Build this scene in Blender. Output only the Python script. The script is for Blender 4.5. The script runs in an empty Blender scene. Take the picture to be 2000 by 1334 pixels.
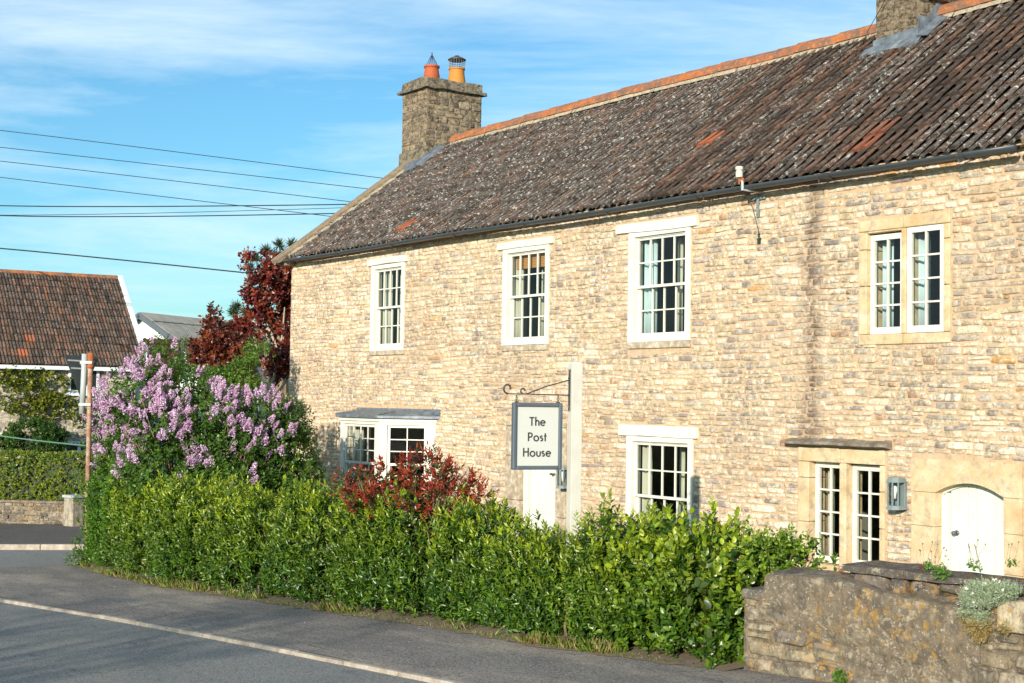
import bpy, math, random
import numpy as np
from mathutils import Vector, Matrix
R_ = math.radians
rng = np.random.default_rng(7)
random.seed(7)
scene = bpy.context.scene
COL = scene.collection

# ------------------------------------------------------------------ camera
FPX = 2778.0
_X = np.array([1975, 88, 2778.0]); _X /= np.linalg.norm(_X)
_Z = np.array([.0145, 1, -.042]); _Z -= _X * (_Z @ _X); _Z /= np.linalg.norm(_Z)
_Y = np.cross(_Z, _X)
RM = np.array([_X, _Y, _Z]); CAM = np.array([0, 0, 2.4])
cd = bpy.data.cameras.new('camera'); cam = bpy.data.objects.new('camera', cd); COL.objects.link(cam)
cd.sensor_width = 36; cd.lens = FPX / 2000 * 36; cd.clip_start = .1; cd.clip_end = 3000
M4 = Matrix(RM.tolist()).to_4x4(); M4.translation = CAM.tolist(); cam.matrix_world = M4
scene.camera = cam

# ------------------------------------------------------------------ light
SUN_AZ, SUN_EL = R_(33), R_(15.5)
sun_dir = Vector((math.sin(SUN_AZ) * math.cos(SUN_EL), -math.cos(SUN_AZ) * math.cos(SUN_EL), math.sin(SUN_EL)))
sl = bpy.data.lights.new('sun', 'SUN'); so = bpy.data.objects.new('sun', sl); COL.objects.link(so)
sl.energy = 5.0; sl.angle = R_(.53); sl.color = (1.0, .905, .765)
so.rotation_euler = sun_dir.to_track_quat('Z', 'Y').to_euler(); so.location = (0, -20, 30)
w = bpy.data.worlds.new('World'); scene.world = w; w.use_nodes = True
nt = w.node_tree; nt.nodes.clear()
def wn(t, **k):
    n = nt.nodes.new(t)
    for a, b in k.items(): setattr(n, a, b)
    return n
sky = wn('ShaderNodeTexSky'); sky.sky_type = 'NISHITA'; sky.sun_disc = False
sky.sun_elevation = SUN_EL; sky.sun_rotation = math.atan2(sun_dir.x, sun_dir.y)
sky.air_density = 1.0; sky.dust_density = .6; sky.ozone_density = 1.5
bg = wn('ShaderNodeBackground'); bg.inputs['Strength'].default_value = .094
out = wn('ShaderNodeOutputWorld')
tc = wn('ShaderNodeTexCoord'); mp = wn('ShaderNodeMapping'); mp.inputs['Scale'].default_value = (1.0, 1.0, 7.5)
mp.inputs['Rotation'].default_value = (R_(6), R_(-8), 0)
nz = wn('ShaderNodeTexNoise'); nz.inputs['Scale'].default_value = 2.3; nz.inputs['Detail'].default_value = 7; nz.inputs['Roughness'].default_value = .62; nz.inputs['Distortion'].default_value = .35
rp = wn('ShaderNodeValToRGB'); rp.color_ramp.elements[0].position = .40; rp.color_ramp.elements[1].position = .72
rp.color_ramp.elements[0].color = (0, 0, 0, 1); rp.color_ramp.elements[1].color = (.75, .75, .75, 1)
mx = wn('ShaderNodeMix', data_type='RGBA'); mx.inputs['B'].default_value = (7.4, 8.9, 9.8, 1)
tint = wn('ShaderNodeMix', data_type='RGBA', blend_type='MULTIPLY'); tint.inputs['Factor'].default_value = 1; tint.inputs['B'].default_value = (.62, 1.12, 1.36, 1)
L = nt.links.new
L(tc.outputs['Generated'], mp.inputs['Vector']); L(mp.outputs[0], nz.inputs['Vector']); L(nz.outputs['Fac'], rp.inputs[0])
L(sky.outputs[0], tint.inputs['A']); L(tint.outputs['Result'], mx.inputs['A']); L(rp.outputs[0], mx.inputs['Factor'])
L(mx.outputs['Result'], bg.inputs['Color']); L(bg.outputs[0], out.inputs[0])
scene.view_settings.view_transform = 'Standard'; scene.view_settings.look = 'None'
scene.view_settings.exposure = .39; scene.view_settings.gamma = 1

# ------------------------------------------------------------------ placing helpers (where a sight line meets a real plane)
def ray(px, py): return RM @ np.array([(px - 1000) / FPX, (667 - py) / FPX, -1.])
def FP(px, py, y=14.): d = ray(px, py); return CAM + d * (y / d[1])
def DP(px, py, dep): return CAM + ray(px, py) * dep
def GP(px, py, off=0.):
    d = ray(px, py); return CAM + d * ((.36 + off - 2.4) / (d[2] - .04 * d[0]))
def gz(x, y=0):
    return .04 * (np.clip(x, -36, 14) + 9)

# ------------------------------------------------------------------ mesh helpers
def setp(o, label=None, cat=None, group=None, kind=None):
    if label: o['label'] = label
    if cat: o['category'] = cat
    if group: o['group'] = group
    if kind: o['kind'] = kind
    return o
def empty(name, loc, label, cat, group=None):
    o = bpy.data.objects.new(name, None); COL.objects.link(o); o.location = loc; o.empty_display_size = .2
    return setp(o, label, cat, group)
def link(me, name, parent=None):
    o = bpy.data.objects.new(name, me); COL.objects.link(o)
    if parent is not None:
        o.parent = parent
        base = Vector((0, 0, 0)); q = parent
        while q is not None: base += q.location; q = q.parent
        o.location = -base          # geometry is written in world coordinates, parents are unrotated
    return o
class MB:
    def __init__(s): s.v = []; s.f = []; s.c = []; s.n = 0
    def add(s, verts, faces, col=None):
        verts = [tuple(map(float, p)) for p in verts]
        s.v += verts
        for f in faces: s.f.append(tuple(i + s.n for i in f)); s.c.append(col if col is not None else (.5, .5, .5))
        s.n += len(verts)
    def box(s, x0, x1, y0, y1, z0, z1, col=None, j=0):
        P = [(x, y, z) for z in (z0, z1) for y in (y0, y1) for x in (x0, x1)]
        if j: P = [tuple(c + random.uniform(-j, j) for c in p) for p in P]
        s.add(P, [(0, 2, 3, 1), (4, 5, 7, 6), (0, 1, 5, 4), (2, 6, 7, 3), (0, 4, 6, 2), (1, 3, 7, 5)], col)
    def obox(s, c, ax, ay, az, hx, hy, hz, col=None):
        c = np.array(c, float); ax, ay, az = [np.array(a, float) for a in (ax, ay, az)]
        P = [c + ax * hx * i + ay * hy * j + az * hz * k for k in (-1, 1) for j in (-1, 1) for i in (-1, 1)]
        s.add(P, [(0, 2, 3, 1), (4, 5, 7, 6), (0, 1, 5, 4), (2, 6, 7, 3), (0, 4, 6, 2), (1, 3, 7, 5)], col)
    def tube(s, pts, rad, n=8, col=None, cap=True):
        pts = [np.array(p, float) for p in pts]
        if not hasattr(rad, '__len__'): rad = [rad] * len(pts)
        V = []; prev = None
        for i, p in enumerate(pts):
            t = pts[min(i + 1, len(pts) - 1)] - pts[max(i - 1, 0)]; t = t / (np.linalg.norm(t) + 1e-9)
            if prev is None:
                a = np.array([0, 0, 1.]) if abs(t[2]) < .9 else np.array([1., 0, 0]); u = np.cross(t, a)
            else: u = prev - t * (prev @ t)
            u /= np.linalg.norm(u) + 1e-9; prev = u; q = np.cross(t, u)
            for k in range(n):
                an = 2 * math.pi * k / n; V.append(p + rad[i] * (math.cos(an) * u + math.sin(an) * q))
        F = []
        for i in range(len(pts) - 1):
            for k in range(n):
                k2 = (k + 1) % n; F.append((i * n + k, i * n + k2, (i + 1) * n + k2, (i + 1) * n + k))
        if cap: F.append(tuple(range(n - 1, -1, -1))); F.append(tuple((len(pts) - 1) * n + k for k in range(n)))
        s.add(V, F, col)
    def lathe(s, c, prof, n=24, col=None):
        V = []; F = []
        for r, z in prof:
            for k in range(n): an = 2 * math.pi * k / n; V.append((c[0] + r * math.cos(an), c[1] + r * math.sin(an), c[2] + z))
        for i in range(len(prof) - 1):
            for k in range(n): k2 = (k + 1) % n; F.append((i * n + k, i * n + k2, (i + 1) * n + k2, (i + 1) * n + k))
        F.append(tuple(range(n - 1, -1, -1))); F.append(tuple((len(prof) - 1) * n + k for k in range(n)))
        s.add(V, F, col)
    def prism(s, poly, axis, a0, a1, col=None):
        """poly in the two other axes, extruded along axis"""
        def mk(p, a):
            q = list(p); q.insert(axis, a); return q
        n = len(poly); V = [mk(p, a0) for p in poly] + [mk(p, a1) for p in poly]
        F = [tuple(range(n)), tuple(range(2 * n - 1, n - 1, -1))] + [(i, i + n, (i + 1) % n + n, (i + 1) % n) for i in range(n)]
        s.add(V, F, col)
    def build(s, name, mat, parent=None, smooth=False, bevel=0, colors=True, recalc=True):
        me = bpy.data.meshes.new(name); me.from_pydata(s.v, [], s.f)
        if recalc:
            import bmesh
            bm = bmesh.new(); bm.from_mesh(me); bmesh.ops.recalc_face_normals(bm, faces=bm.faces); bm.to_mesh(me); bm.free()
        if colors:
            at = me.attributes.new('tint', 'FLOAT_COLOR', 'FACE')
            at.data.foreach_set('color', np.array([tuple(c) + (1.,) for c in s.c], 'f').ravel())
        if smooth: me.polygons.foreach_set('use_smooth', [True] * len(me.polygons))
        me.materials.append(mat)
        o = link(me, name, parent)
        if bevel:
            b = o.modifiers.new('bevel', 'BEVEL'); b.width = bevel; b.segments = 2; b.limit_method = 'ANGLE'
        return o

def vnoise(p, seed=0, sc=1.):
    """cheap smooth noise, numpy, p (...,3)"""
    r = np.random.default_rng(1000 + seed); o = np.zeros(p.shape[:-1])
    for k in range(7):
        d = r.normal(size=3); d /= np.linalg.norm(d); fq = sc * (1 + .55 * k); o += np.sin((p @ d) * fq + r.uniform(0, 6.28)) / (1 + .35 * k)
    return o / 3.2

# ------------------------------------------------------------------ materials
def mat(name, build, **k):
    m = bpy.data.materials.new(name); m.use_nodes = True; t = m.node_tree; t.nodes.clear()
    o = t.nodes.new('ShaderNodeOutputMaterial'); p = t.nodes.new('ShaderNodeBsdfPrincipled')
    t.links.new(p.outputs[0], o.inputs[0])
    B = NB(t, p, o); build(B); return m
class NB:
    def __init__(s, t, p, o): s.t = t; s.p = p; s.o = o; s._pos = None
    def n(s, ty, **k):
        n = s.t.nodes.new(ty)
        for a, b in k.items(): setattr(n, a, b)
        return n
    def l(s, a, b): s.t.links.new(a, b)
    def pos(s):
        if s._pos is None: s._pos = s.n('ShaderNodeNewGeometry').outputs['Position']
        return s._pos
    def mapped(s, scale, rot=(0, 0, 0), src=None):
        m = s.n('ShaderNodeMapping'); m.inputs['Scale'].default_value = scale; m.inputs['Rotation'].default_value = rot
        s.l(src or s.pos(), m.inputs['Vector']); return m.outputs[0]
    def noise(s, scale, detail=4, rough=.55, vec=None, dist=0, color=False):
        n = s.n('ShaderNodeTexNoise'); n.inputs['Scale'].default_value = scale; n.inputs['Detail'].default_value = detail
        n.inputs['Roughness'].default_value = rough; n.inputs['Distortion'].default_value = dist
        s.l(vec or s.pos(), n.inputs['Vector']); return n.outputs['Color' if color else 'Fac']
    def vor(s, scale, feat='F1', vec=None, out='Distance', rand=1):
        n = s.n('ShaderNodeTexVoronoi'); n.feature = feat; n.inputs['Scale'].default_value = scale; n.inputs['Randomness'].default_value = rand
        s.l(vec or s.pos(), n.inputs['Vector']); return n.outputs[out]
    def ramp(s, fac, stops, interp='LINEAR'):
        r = s.n('ShaderNodeValToRGB'); r.color_ramp.interpolation = interp; e = r.color_ramp.elements
        while len(e) < len(stops): e.new(.5)
        for q, (p, c) in zip(e, stops):
            q.position = p; q.color = (c, c, c, 1) if not hasattr(c, '__len__') else tuple(c) + (1,)
        s.l(fac, r.inputs[0]); return r.outputs[0]
    def mix(s, f, a, b, mode='MIX'):
        m = s.n('ShaderNodeMix', data_type='RGBA', blend_type=mode)
        for v, i in ((f, 'Factor'), (a, 'A'), (b, 'B')):
            if hasattr(v, 'default_value') or hasattr(v, 'is_linked'): s.l(v, m.inputs[i])
            else: m.inputs[i].default_value = v if i == 'Factor' else tuple(v) + (1,)
        return m.outputs['Result']
    def math(s, op, a, b=None):
        m = s.n('ShaderNodeMath', operation=op)
        for k, v in enumerate((a, b)):
            if v is None: continue
            if hasattr(v, 'is_linked'): s.l(v, m.inputs[k])
            else: m.inputs[k].default_value = v
        return m.outputs[0]
    def sep(s):
        x = s.n('ShaderNodeSeparateXYZ'); s.l(s.pos(), x.inputs[0]); return x.outputs
    def tint(s):
        a = s.n('ShaderNodeAttribute'); a.attribute_name = 'tint'; return a.outputs['Color']
    def bump(s, h, strength=.5, dist=.01, prev=None):
        b = s.n('ShaderNodeBump'); b.inputs['Strength'].default_value = strength; b.inputs['Distance'].default_value = dist
        s.l(h, b.inputs['Height'])
        if prev is not None: s.l(prev, b.inputs['Normal'])
        s.l(b.outputs[0], s.p.inputs['Normal']); return b.outputs[0]
    def col(s, c):
        if hasattr(c, 'is_linked'): s.l(c, s.p.inputs['Base Color'])
        else: s.p.inputs['Base Color'].default_value = tuple(c) + (1,)
    def rough(s, r):
        if hasattr(r, 'is_linked'): s.l(r, s.p.inputs['Roughness'])
        else: s.p.inputs['Roughness'].default_value = r
    def spec(s, v): s.p.inputs['Specular IOR Level'].default_value = v

def m_stone(B):
    t = B.tint(); c = B.mix(1., t, B.ramp(B.noise(13, 7, .78), [(.33, .55), (.66, 1.4)]), 'MULTIPLY')
    c = B.mix(B.ramp(B.noise(7, 6, .75, B.mapped((1, 1, 1.6), (4, 1, 2))), [(.48, 0.), (.58, .75)]), c, (.82, .73, .55))
    c = B.mix(B.ramp(B.noise(5.5, 7, .8, B.mapped((1, 1, 1.8), (1, 5, 2))), [(.55, 0.), (.63, .75)]), c, (.31, .25, .20))
    c = B.mix(B.ramp(B.noise(38, 5, .78), [(.56, 0.), (.63, .75)]), c, (.15, .13, .11))
    big = B.ramp(B.noise(.9, 5, .6), [(.42, 0.), (.62, .8)])
    gr = B.math('MULTIPLY', big, B.ramp(B.noise(12, 6, .75), [(.46, 0.), (.56, 1.)]))
    c = B.mix(gr, c, (.25, .21, .18))
    c = B.mix(B.math('MULTIPLY', B.ramp(B.noise(.55, 6, .65, B.mapped((1, 1, 1.5), (0, 3, 1))), [(.47, 0.), (.66, .55)]), B.ramp(B.noise(6, 6, .8), [(.40, .2), (.56, 1.)])), c, (.40, .285, .19))
    # a run-off stain down the wall with its own outline
    x = B.sep(); wob = B.math('MULTIPLY', B.noise(2.2, 3), .5)
    dx = B.math('ABSOLUTE', B.math('ADD', B.math('ADD', x[0], wob), 12.92 - .25))
    st = B.math('MULTIPLY', B.ramp(dx, [(.0, .95), (.26, 0.)]), B.ramp(B.noise(11, 5, .8), [(.36, 0.), (.52, 1.)]))
    c = B.mix(st, c, (.17, .12, .09))
    B.col(c); B.rough(.92); B.spec(.2)
    b = B.bump(B.noise(18, 7, .8), .9, .035); B.bump(B.noise(80, 4, .7), .5, .008, b)
M_STONE = mat('limestone rubble', m_stone)
def m_mortar(B):
    c = B.ramp(B.noise(9, 7, .75), [(.3, (.40, .275, .17)), (.48, (.54, .38, .24)), (.6, (.62, .45, .295)), (.75, (.70, .54, .38))])
    c = B.mix(B.ramp(B.noise(.8, 4, .6), [(.5, 0.), (.7, .35)]), c, (.40, .33, .25))
    x = B.sep(); wob = B.math('MULTIPLY', B.noise(2.2, 3), .5)
    dx = B.math('ABSOLUTE', B.math('ADD', B.math('ADD', x[0], wob), 12.92 - .25))
    st = B.math('MULTIPLY', B.ramp(dx, [(.0, .6), (.28, 0.)]), B.ramp(B.noise(11, 5, .8), [(.32, 0.), (.55, 1.)]))
    c = B.mix(st, c, (.25, .18, .13))
    B.col(c); B.rough(.95); B.spec(.15); b = B.bump(B.noise(30, 6, .75), .8, .02); B.bump(B.noise(140, 3, .7), .4, .004, b)
M_MORTAR = mat('lime mortar', m_mortar)
def m_oldstone(B):
    t = B.tint(); c = B.mix(1., t, B.ramp(B.noise(7, 6, .75), [(.28, .6), (.72, 1.35)]), 'MULTIPLY')
    c = B.mix(B.ramp(B.noise(4.5, 7, .8, B.mapped((1.6, 1.6, .7))), [(.47, 0.), (.58, .75)]), c, (.115, .10, .082))
    c = B.mix(B.ramp(B.noise(9, 7, .8, B.mapped((1, 1, 1), (1, 2, 3))), [(.54, 0.), (.61, .75)]), c, (.50, .42, .30))
    c = B.mix(B.ramp(B.noise(30, 6, .8, B.mapped((1, 1, 1), (3, 2, 3))), [(.58, 0.), (.63, .8)]), c, (.60, .56, .48))
    lz = B.math('MULTIPLY', B.ramp(B.noise(1.6, 4, .6, B.mapped((1, 1, 1), (2, 1, 0))), [(.46, 0.), (.6, 1.)]), B.ramp(B.noise(12, 6, .75), [(.52, 0.), (.58, .75)])); c = B.mix(lz, c, (.52, .29, .06))
    B.col(c); B.rough(.95); B.spec(.15); b = B.bump(B.noise(16, 7, .8), .9, .045); B.bump(B.noise(75, 4, .7), .5, .008, b)
M_OLD = mat('weathered garden stone', m_oldstone)
def m_chim(B):
    t = B.tint(); c = B.mix(1., t, B.ramp(B.noise(7, 7, .78), [(.3, .5), (.7, 1.5)]), 'MULTIPLY')
    c = B.mix(B.ramp(B.noise(8, 7, .8, B.mapped((1, 1, 1.4), (2, 1, 2))), [(.50, 0.), (.58, .75)]), c, (.44, .36, .25))
    c = B.mix(B.ramp(B.noise(10, 7, .82), [(.48, 0.), (.56, .85)]), c, (.085, .066, .046))
    c = B.mix(B.ramp(B.noise(24, 5, .75, B.mapped((1, 1, 1), (1, 2, 3))), [(.57, 0.), (.63, .8)]), c, (.50, .45, .36))
    B.col(c); B.rough(.95); B.spec(.15); b = B.bump(B.noise(11, 8, .85), 1., .08); B.bump(B.noise(60, 4, .7), .5, .01, b)
M_CHIM = mat('mossy chimney stone', m_chim)
def m_ashlar(B):
    c = B.ramp(B.noise(2.6, 6, .65), [(.3, (.50, .34, .17)), (.5, (.60, .46, .28)), (.7, (.66, .57, .42))])
    c = B.mix(B.ramp(B.noise(8, 6, .75), [(.50, 0.), (.62, .7)]), c, (.36, .29, .20))
    c = B.mix(B.ramp(B.noise(45, 3, .7), [(.6, 0.), (.7, .4)]), c, (.22, .18, .14))
    B.col(c); B.rough(.9); B.spec(.2); b = B.bump(B.noise(9, 6, .7), .5, .02); B.bump(B.noise(70, 4, .7), .35, .004, b)
M_ASHLAR = mat('honey dressed stone', m_ashlar)
def m_hood(B):
    c = B.ramp(B.noise(9, 6, .75), [(.3, (.10, .085, .065)), (.5, (.24, .20, .15)), (.72, (.45, .40, .33))])
    B.col(c); B.rough(.95); B.bump(B.noise(22, 6, .8), .9, .03)
M_HOOD = mat('stained hood stone', m_hood)
def m_sill(B):
    c = B.ramp(B.noise(10, 6, .75), [(.3, (.22, .17, .11)), (.52, (.42, .34, .24)), (.66, (.62, .56, .46))])
    B.col(c); B.rough(.95); B.bump(B.noise(25, 6, .8), .6, .015)
M_SILL = mat('lichen spotted sill stone', m_sill)
def m_paint(base, dirt=(.55, .52, .42), amt=.35, rough=.42, bs=.15):
    def f(B):
        c = B.mix(B.ramp(B.noise(3.5, 5, .7), [(.45, 0.), (.8, amt)]), base, dirt)
        B.col(c); B.rough(rough); B.bump(B.noise(35, 4, .6, B.mapped((1, 1, .15))), bs, .004)
    return f
M_WHITE = mat('cream white paint', m_paint((.68, .67, .59), (.48, .43, .33), .55, .45, .3))
M_DOOR = mat('pale door paint', m_paint((.64, .67, .59), (.52, .48, .38), .45))
M_POST = mat('post paint', m_paint((.56, .54, .47), (.38, .34, .27), .5, .5, .3))
M_GREYP = mat('blue grey paint', m_paint((.085, .105, .125), (.14, .16, .18), .6, .35))
M_GUT = mat('dark gutter', m_paint((.045, .055, .062), (.08, .09, .1), .5, .4))
M_LAMPP = mat('lamp grey paint', m_paint((.20, .25, .26), (.12, .14, .15), .6, .4))
M_BOARD = mat('sign board paint', m_paint((.53, .53, .485), (.46, .46, .41), .3, .5, .05))
M_LETTER = mat('letter paint', m_paint((.045, .045, .045), (.06, .06, .06), .2, .5, 0))
M_IRON = mat('black iron', m_paint((.05, .045, .045), (.1, .07, .05), .6, .45))
M_STEEL = mat('galvanised grey', m_paint((.40, .44, .44), (.22, .24, .24), .7, .5))
M_SIGNB = mat('sign back grey', m_paint((.035, .045, .045), (.06, .07, .07), .6, .5))
M_BARGE = mat('white barge board', m_paint((.72, .76, .78), (.5, .52, .5), .4, .5))
M_BLUEW = mat('shiplap white', m_paint((.66, .70, .68), (.5, .52, .5), .3, .6))
def m_rust(B):
    z = B.sep()[2]
    c = B.ramp(B.noise(7, 6, .75), [(.3, (.20, .075, .03)), (.5, (.36, .20, .12)), (.7, (.50, .44, .38))])
    c = B.mix(B.ramp(B.math('ADD', z, B.math('MULTIPLY', B.noise(9, 4), .25)), [(.0, 0.), (1., 0.)]), c, (.4, .14, .04))
    B.col(c); B.rough(.8); B.bump(B.noise(40, 4), .3, .005)
M_RUST = mat('rusty pole', m_rust)
M_RUST2 = mat('rust red cap', m_paint((.38, .11, .03), (.15, .06, .03), .8, .8))
def m_lead(B):
    c = B.ramp(B.noise(7, 5, .7), [(.3, (.10, .12, .14)), (.55, (.19, .22, .25)), (.8, (.36, .40, .42))])
    B.col(c); B.rough(.55); B.p.inputs['Metallic'].default_value = .35; B.bump(B.noise(9, 4, .6), .5, .03)
M_LEAD = mat('grey lead sheet', m_lead)
def m_tile(lich):
    def f(B):
        t = B.tint(); a = B.n('ShaderNodeSeparateColor'); B.l(t, a.inputs[0]); hue, li, fresh = a.outputs
        c = B.ramp(hue, [(0., (.058, .043, .035)), (.35, (.100, .069, .052)), (.7, (.14, .090, .066)), (1., (.20, .10, .062))])
        c = B.mix(1., c, B.ramp(B.noise(6, 6, .7), [(.3, .6), (.7, 1.4)]), 'MULTIPLY')
        c = B.mix(B.ramp(B.noise(20, 5, .8), [(.50, 0.), (.58, .8)]), c, (.030, .026, .024))
        n1 = B.ramp(B.noise(8, 8, .82), [(.485, 0.), (.54, 1.)])
        c = B.mix(B.math('MULTIPLY', n1, B.math('MULTIPLY', li, .72)), c, (.17, .16, .145))
        n2 = B.ramp(B.noise(14, 7, .8, B.mapped((1, 1, 1), (1, 1, 2))), [(.56, 0.), (.60, 1.)])
        c = B.mix(B.math('MULTIPLY', n2, B.math('MINIMUM', B.math('MULTIPLY', li, 1.3), 1.)), c, (.58, .56, .50))
        n3 = B.ramp(B.noise(11, 5, .75, B.mapped((1, 1, 1), (3, 1, 2))), [(.62, 0.), (.70, .6)])
        c = B.mix(B.math('MULTIPLY', n3, li), c, (.42, .26, .13))
        c = B.mix(fresh, c, (.36, .115, .055))
        B.col(c); B.rough(.9); B.spec(.2); b = B.bump(B.noise(30, 6, .78), .8, .02); B.bump(B.noise(110, 3), .3, .004, b)
    return f
M_TILE = mat('clay roof tile', m_tile(1))
def m_ridge(B):
    c = B.ramp(B.noise(4, 6, .7), [(.38, (.17, .095, .06)), (.49, (.28, .11, .05)), (.57, (.40, .115, .03)), (.70, (.40, .20, .035))])
    c = B.mix(B.ramp(B.noise(16, 6, .75), [(.56, 0.), (.66, .6)]), c, (.42, .36, .28))
    B.col(c); B.rough(.85); B.bump(B.noise(35, 5, .7), .4, .012)
M_RIDGE = mat('orange ridge clay', m_ridge)
def m_bed(B):
    c = B.ramp(B.noise(14, 6, .7), [(.3, (.30, .24, .16)), (.6, (.52, .44, .31))]); B.col(c); B.rough(.95); B.bump(B.noise(30, 6, .8), .9, .03)
M_BED = mat('ridge mortar bed', m_bed)
def m_coping(B):
    c = B.ramp(B.noise(8, 6, .75), [(.3, (.14, .10, .06)), (.52, (.27, .20, .125)), (.75, (.40, .32, .22))]); B.col(c); B.rough(.95); B.bump(B.noise(20, 6, .8), .7, .03)
M_COPE = mat('verge coping stone', m_coping)
def m_pot(base):
    def f(B):
        c = B.mix(B.ramp(B.noise(14, 6, .8), [(.58, 0.), (.66, .9)]), base, (.12, .07, .03))
        B.col(c); B.rough(.75); B.bump(B.noise(30, 4), .3, .01)
    return f
M_POT1 = mat('terracotta pot', m_pot((.40, .085, .025))); M_POT2 = mat('buff clay pot', m_pot((.50, .20, .03)))
M_CERAM = mat('cream ceramic', m_paint((.66, .62, .5), (.4, .35, .25), .6, .35))
def m_glass(B):
    t = B.t; tr = B.n('ShaderNodeBsdfTransparent'); gl = B.n('ShaderNodeBsdfGlossy'); gl.inputs['Roughness'].default_value = .015
    tr.inputs[0].default_value = (.86, .9, .88, 1)
    lw_ = B.n('ShaderNodeLayerWeight'); fr = B.math('MULTIPLY', B.math('POWER', lw_.outputs['Facing'], 5.), .9)
    bmp = B.n('ShaderNodeBump'); bmp.inputs['Strength'].default_value = .12; bmp.inputs['Distance'].default_value = .01
    B.l(B.noise(4, 2), bmp.inputs['Height']); B.l(bmp.outputs[0], gl.inputs['Normal'])
    ms = B.n('ShaderNodeMixShader'); B.l(B.math('ADD', fr, .05), ms.inputs[0]); B.l(tr.outputs[0], ms.inputs[1]); B.l(gl.outputs[0], ms.inputs[2])
    t.nodes.remove(B.p); B.l(ms.outputs[0], B.o.inputs[0])
M_GLASS = mat('window glass', m_glass)
M_ROOM = mat('room plaster', m_paint((.22, .21, .18), (.12, .12, .1), .5, .9))
M_CURT = mat('curtain cloth', m_paint((.50, .48, .38), (.3, .28, .22), .5, .95, 0))
M_CURT2 = mat('pale blue curtain', m_paint((.50, .62, .64), (.3, .4, .42), .5, .95, 0))
M_BLIND = mat('amber blind', m_paint((.48, .22, .06), (.3, .12, .03), .4, .9, 0))
M_WOOD = mat('brown wood', m_paint((.28, .12, .05), (.15, .07, .03), .6, .6))
def m_bulb(B): B.col((.8, .8, .78)); B.rough(.2)
M_BULB = mat('bulb glass', m_bulb)

def m_asphalt(c0, c1, warm, wamt=.5, sc=1.):
    def f(B):
        c = B.ramp(B.noise(1.1, 6, .65), [(.3, c0), (.7, c1)])
        c = B.mix(B.ramp(B.noise(.6, 7, .72, B.mapped((.6, 1.6, 1))), [(.48, 0.), (.64, wamt)]), c, warm)
        c = B.mix(B.ramp(B.noise(70 * sc, 3, .8), [(.50, 0.), (.60, .75)]), c, (.045, .045, .045))
        c = B.mix(B.ramp(B.noise(95 * sc, 3, .8, B.mapped((1, 1, 1), (1, 2, 0))), [(.56, 0.), (.63, .8)]), c, (.50, .47, .42))
        c = B.mix(B.ramp(B.vor(7), [(.03, .9), (.05, 0.)]), c, (.50, .45, .38))
        c = B.mix(B.ramp(B.noise(2.6, 6, .8, B.mapped((.5, 1.2, 1), (0, 0, .3))), [(.60, 0.), (.66, .5)]), c, tuple(q * .5 for q in c0))
        B.col(c); B.rough(.9); B.spec(.2)
        b = B.bump(B.noise(80 * sc, 4, .8), .7, .012); B.bump(B.noise(6, 5, .6), .35, .015, b)
    return f
M_ROAD = mat('road chippings', m_asphalt((.20, .205, .19), (.28, .27, .25), (.32, .29, .235), .5, .62))
M_FOOT = mat('footway tarmac', m_asphalt((.19, .165, .145), (.27, .235, .205), (.44, .36, .28), .9, .5))
M_FOOTD = mat('dark pavement', m_asphalt((.085, .072, .062), (.13, .11, .095), (.17, .14, .11), .5))
def m_kerb(B):
    c = B.ramp(B.noise(5, 6, .7), [(.35, (.26, .21, .165)), (.65, (.48, .42, .34))])
    c = B.mix(B.ramp(B.noise(30, 5, .75), [(.55, 0.), (.66, .6)]), c, (.14, .12, .1)); B.col(c); B.rough(.9); B.bump(B.noise(40, 5, .7), .6, .01)
M_KERB = mat('kerb stone', m_kerb)
def m_soil(B):
    c = B.ramp(B.noise(3, 6, .7), [(.3, (.05, .06, .018)), (.5, (.09, .10, .03)), (.75, (.14, .11, .06))]); B.col(c); B.rough(1.); B.bump(B.noise(15, 6, .8), .9, .05)
M_SOIL = mat('garden ground', m_soil)
def m_verge(B):
    c = B.ramp(B.noise(6, 6, .7), [(.3, (.13, .10, .06)), (.55, (.26, .19, .12)), (.75, (.10, .12, .03))]); B.col(c); B.rough(1.); B.bump(B.noise(25, 6, .8), .9, .03)
M_VERGE = mat('verge litter', m_verge)
def m_leaf(var=.25, gloss=.38, trans=.35, spec=.5):
    def f(B):
        t = B.tint(); c = B.mix(1., t, B.ramp(B.noise(30, 3, .6), [(.3, 1 - var), (.7, 1 + var)]), 'MULTIPLY')
        B.col(c); B.rough(gloss); B.spec(spec)
        tl = B.n('ShaderNodeBsdfTranslucent'); B.l(B.mix(1., c, (1.5, 1.5, .55), 'MULTIPLY'), tl.inputs[0])
        ms = B.n('ShaderNodeMixShader'); ms.inputs[0].default_value = trans
        B.l(B.p.outputs[0], ms.inputs[1]); B.l(tl.outputs[0], ms.inputs[2]); B.l(ms.outputs[0], B.o.inputs[0])
    return f
M_LEAF = mat('leaf', m_leaf()); M_GLOSSLEAF = mat('glossy leaf', m_leaf(.2, .34, .16, .5)); M_PETAL = mat('petal', m_leaf(.15, .7, .3, .2))
def m_bark(c0, c1):
    def f(B):
        c = B.ramp(B.noise(14, 5, .7, B.mapped((1, 1, .3))), [(.3, c0), (.7, c1)]); B.col(c); B.rough(.9); B.bump(B.noise(40, 4), .5, .01)
    return f
M_BARK = mat('brown twig bark', m_bark((.12, .085, .05), (.30, .22, .14))); M_PALEBARK = mat('pale grey bark', m_bark((.24, .22, .16), (.46, .42, .32)))
M_WIRE = mat('cable rubber', m_paint((.02, .03, .035), (.03, .04, .045), .3, .6, 0))
M_GREEN = mat('green rope', m_paint((.10, .22, .16), (.1, .2, .15), .3, .6, 0))

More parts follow.
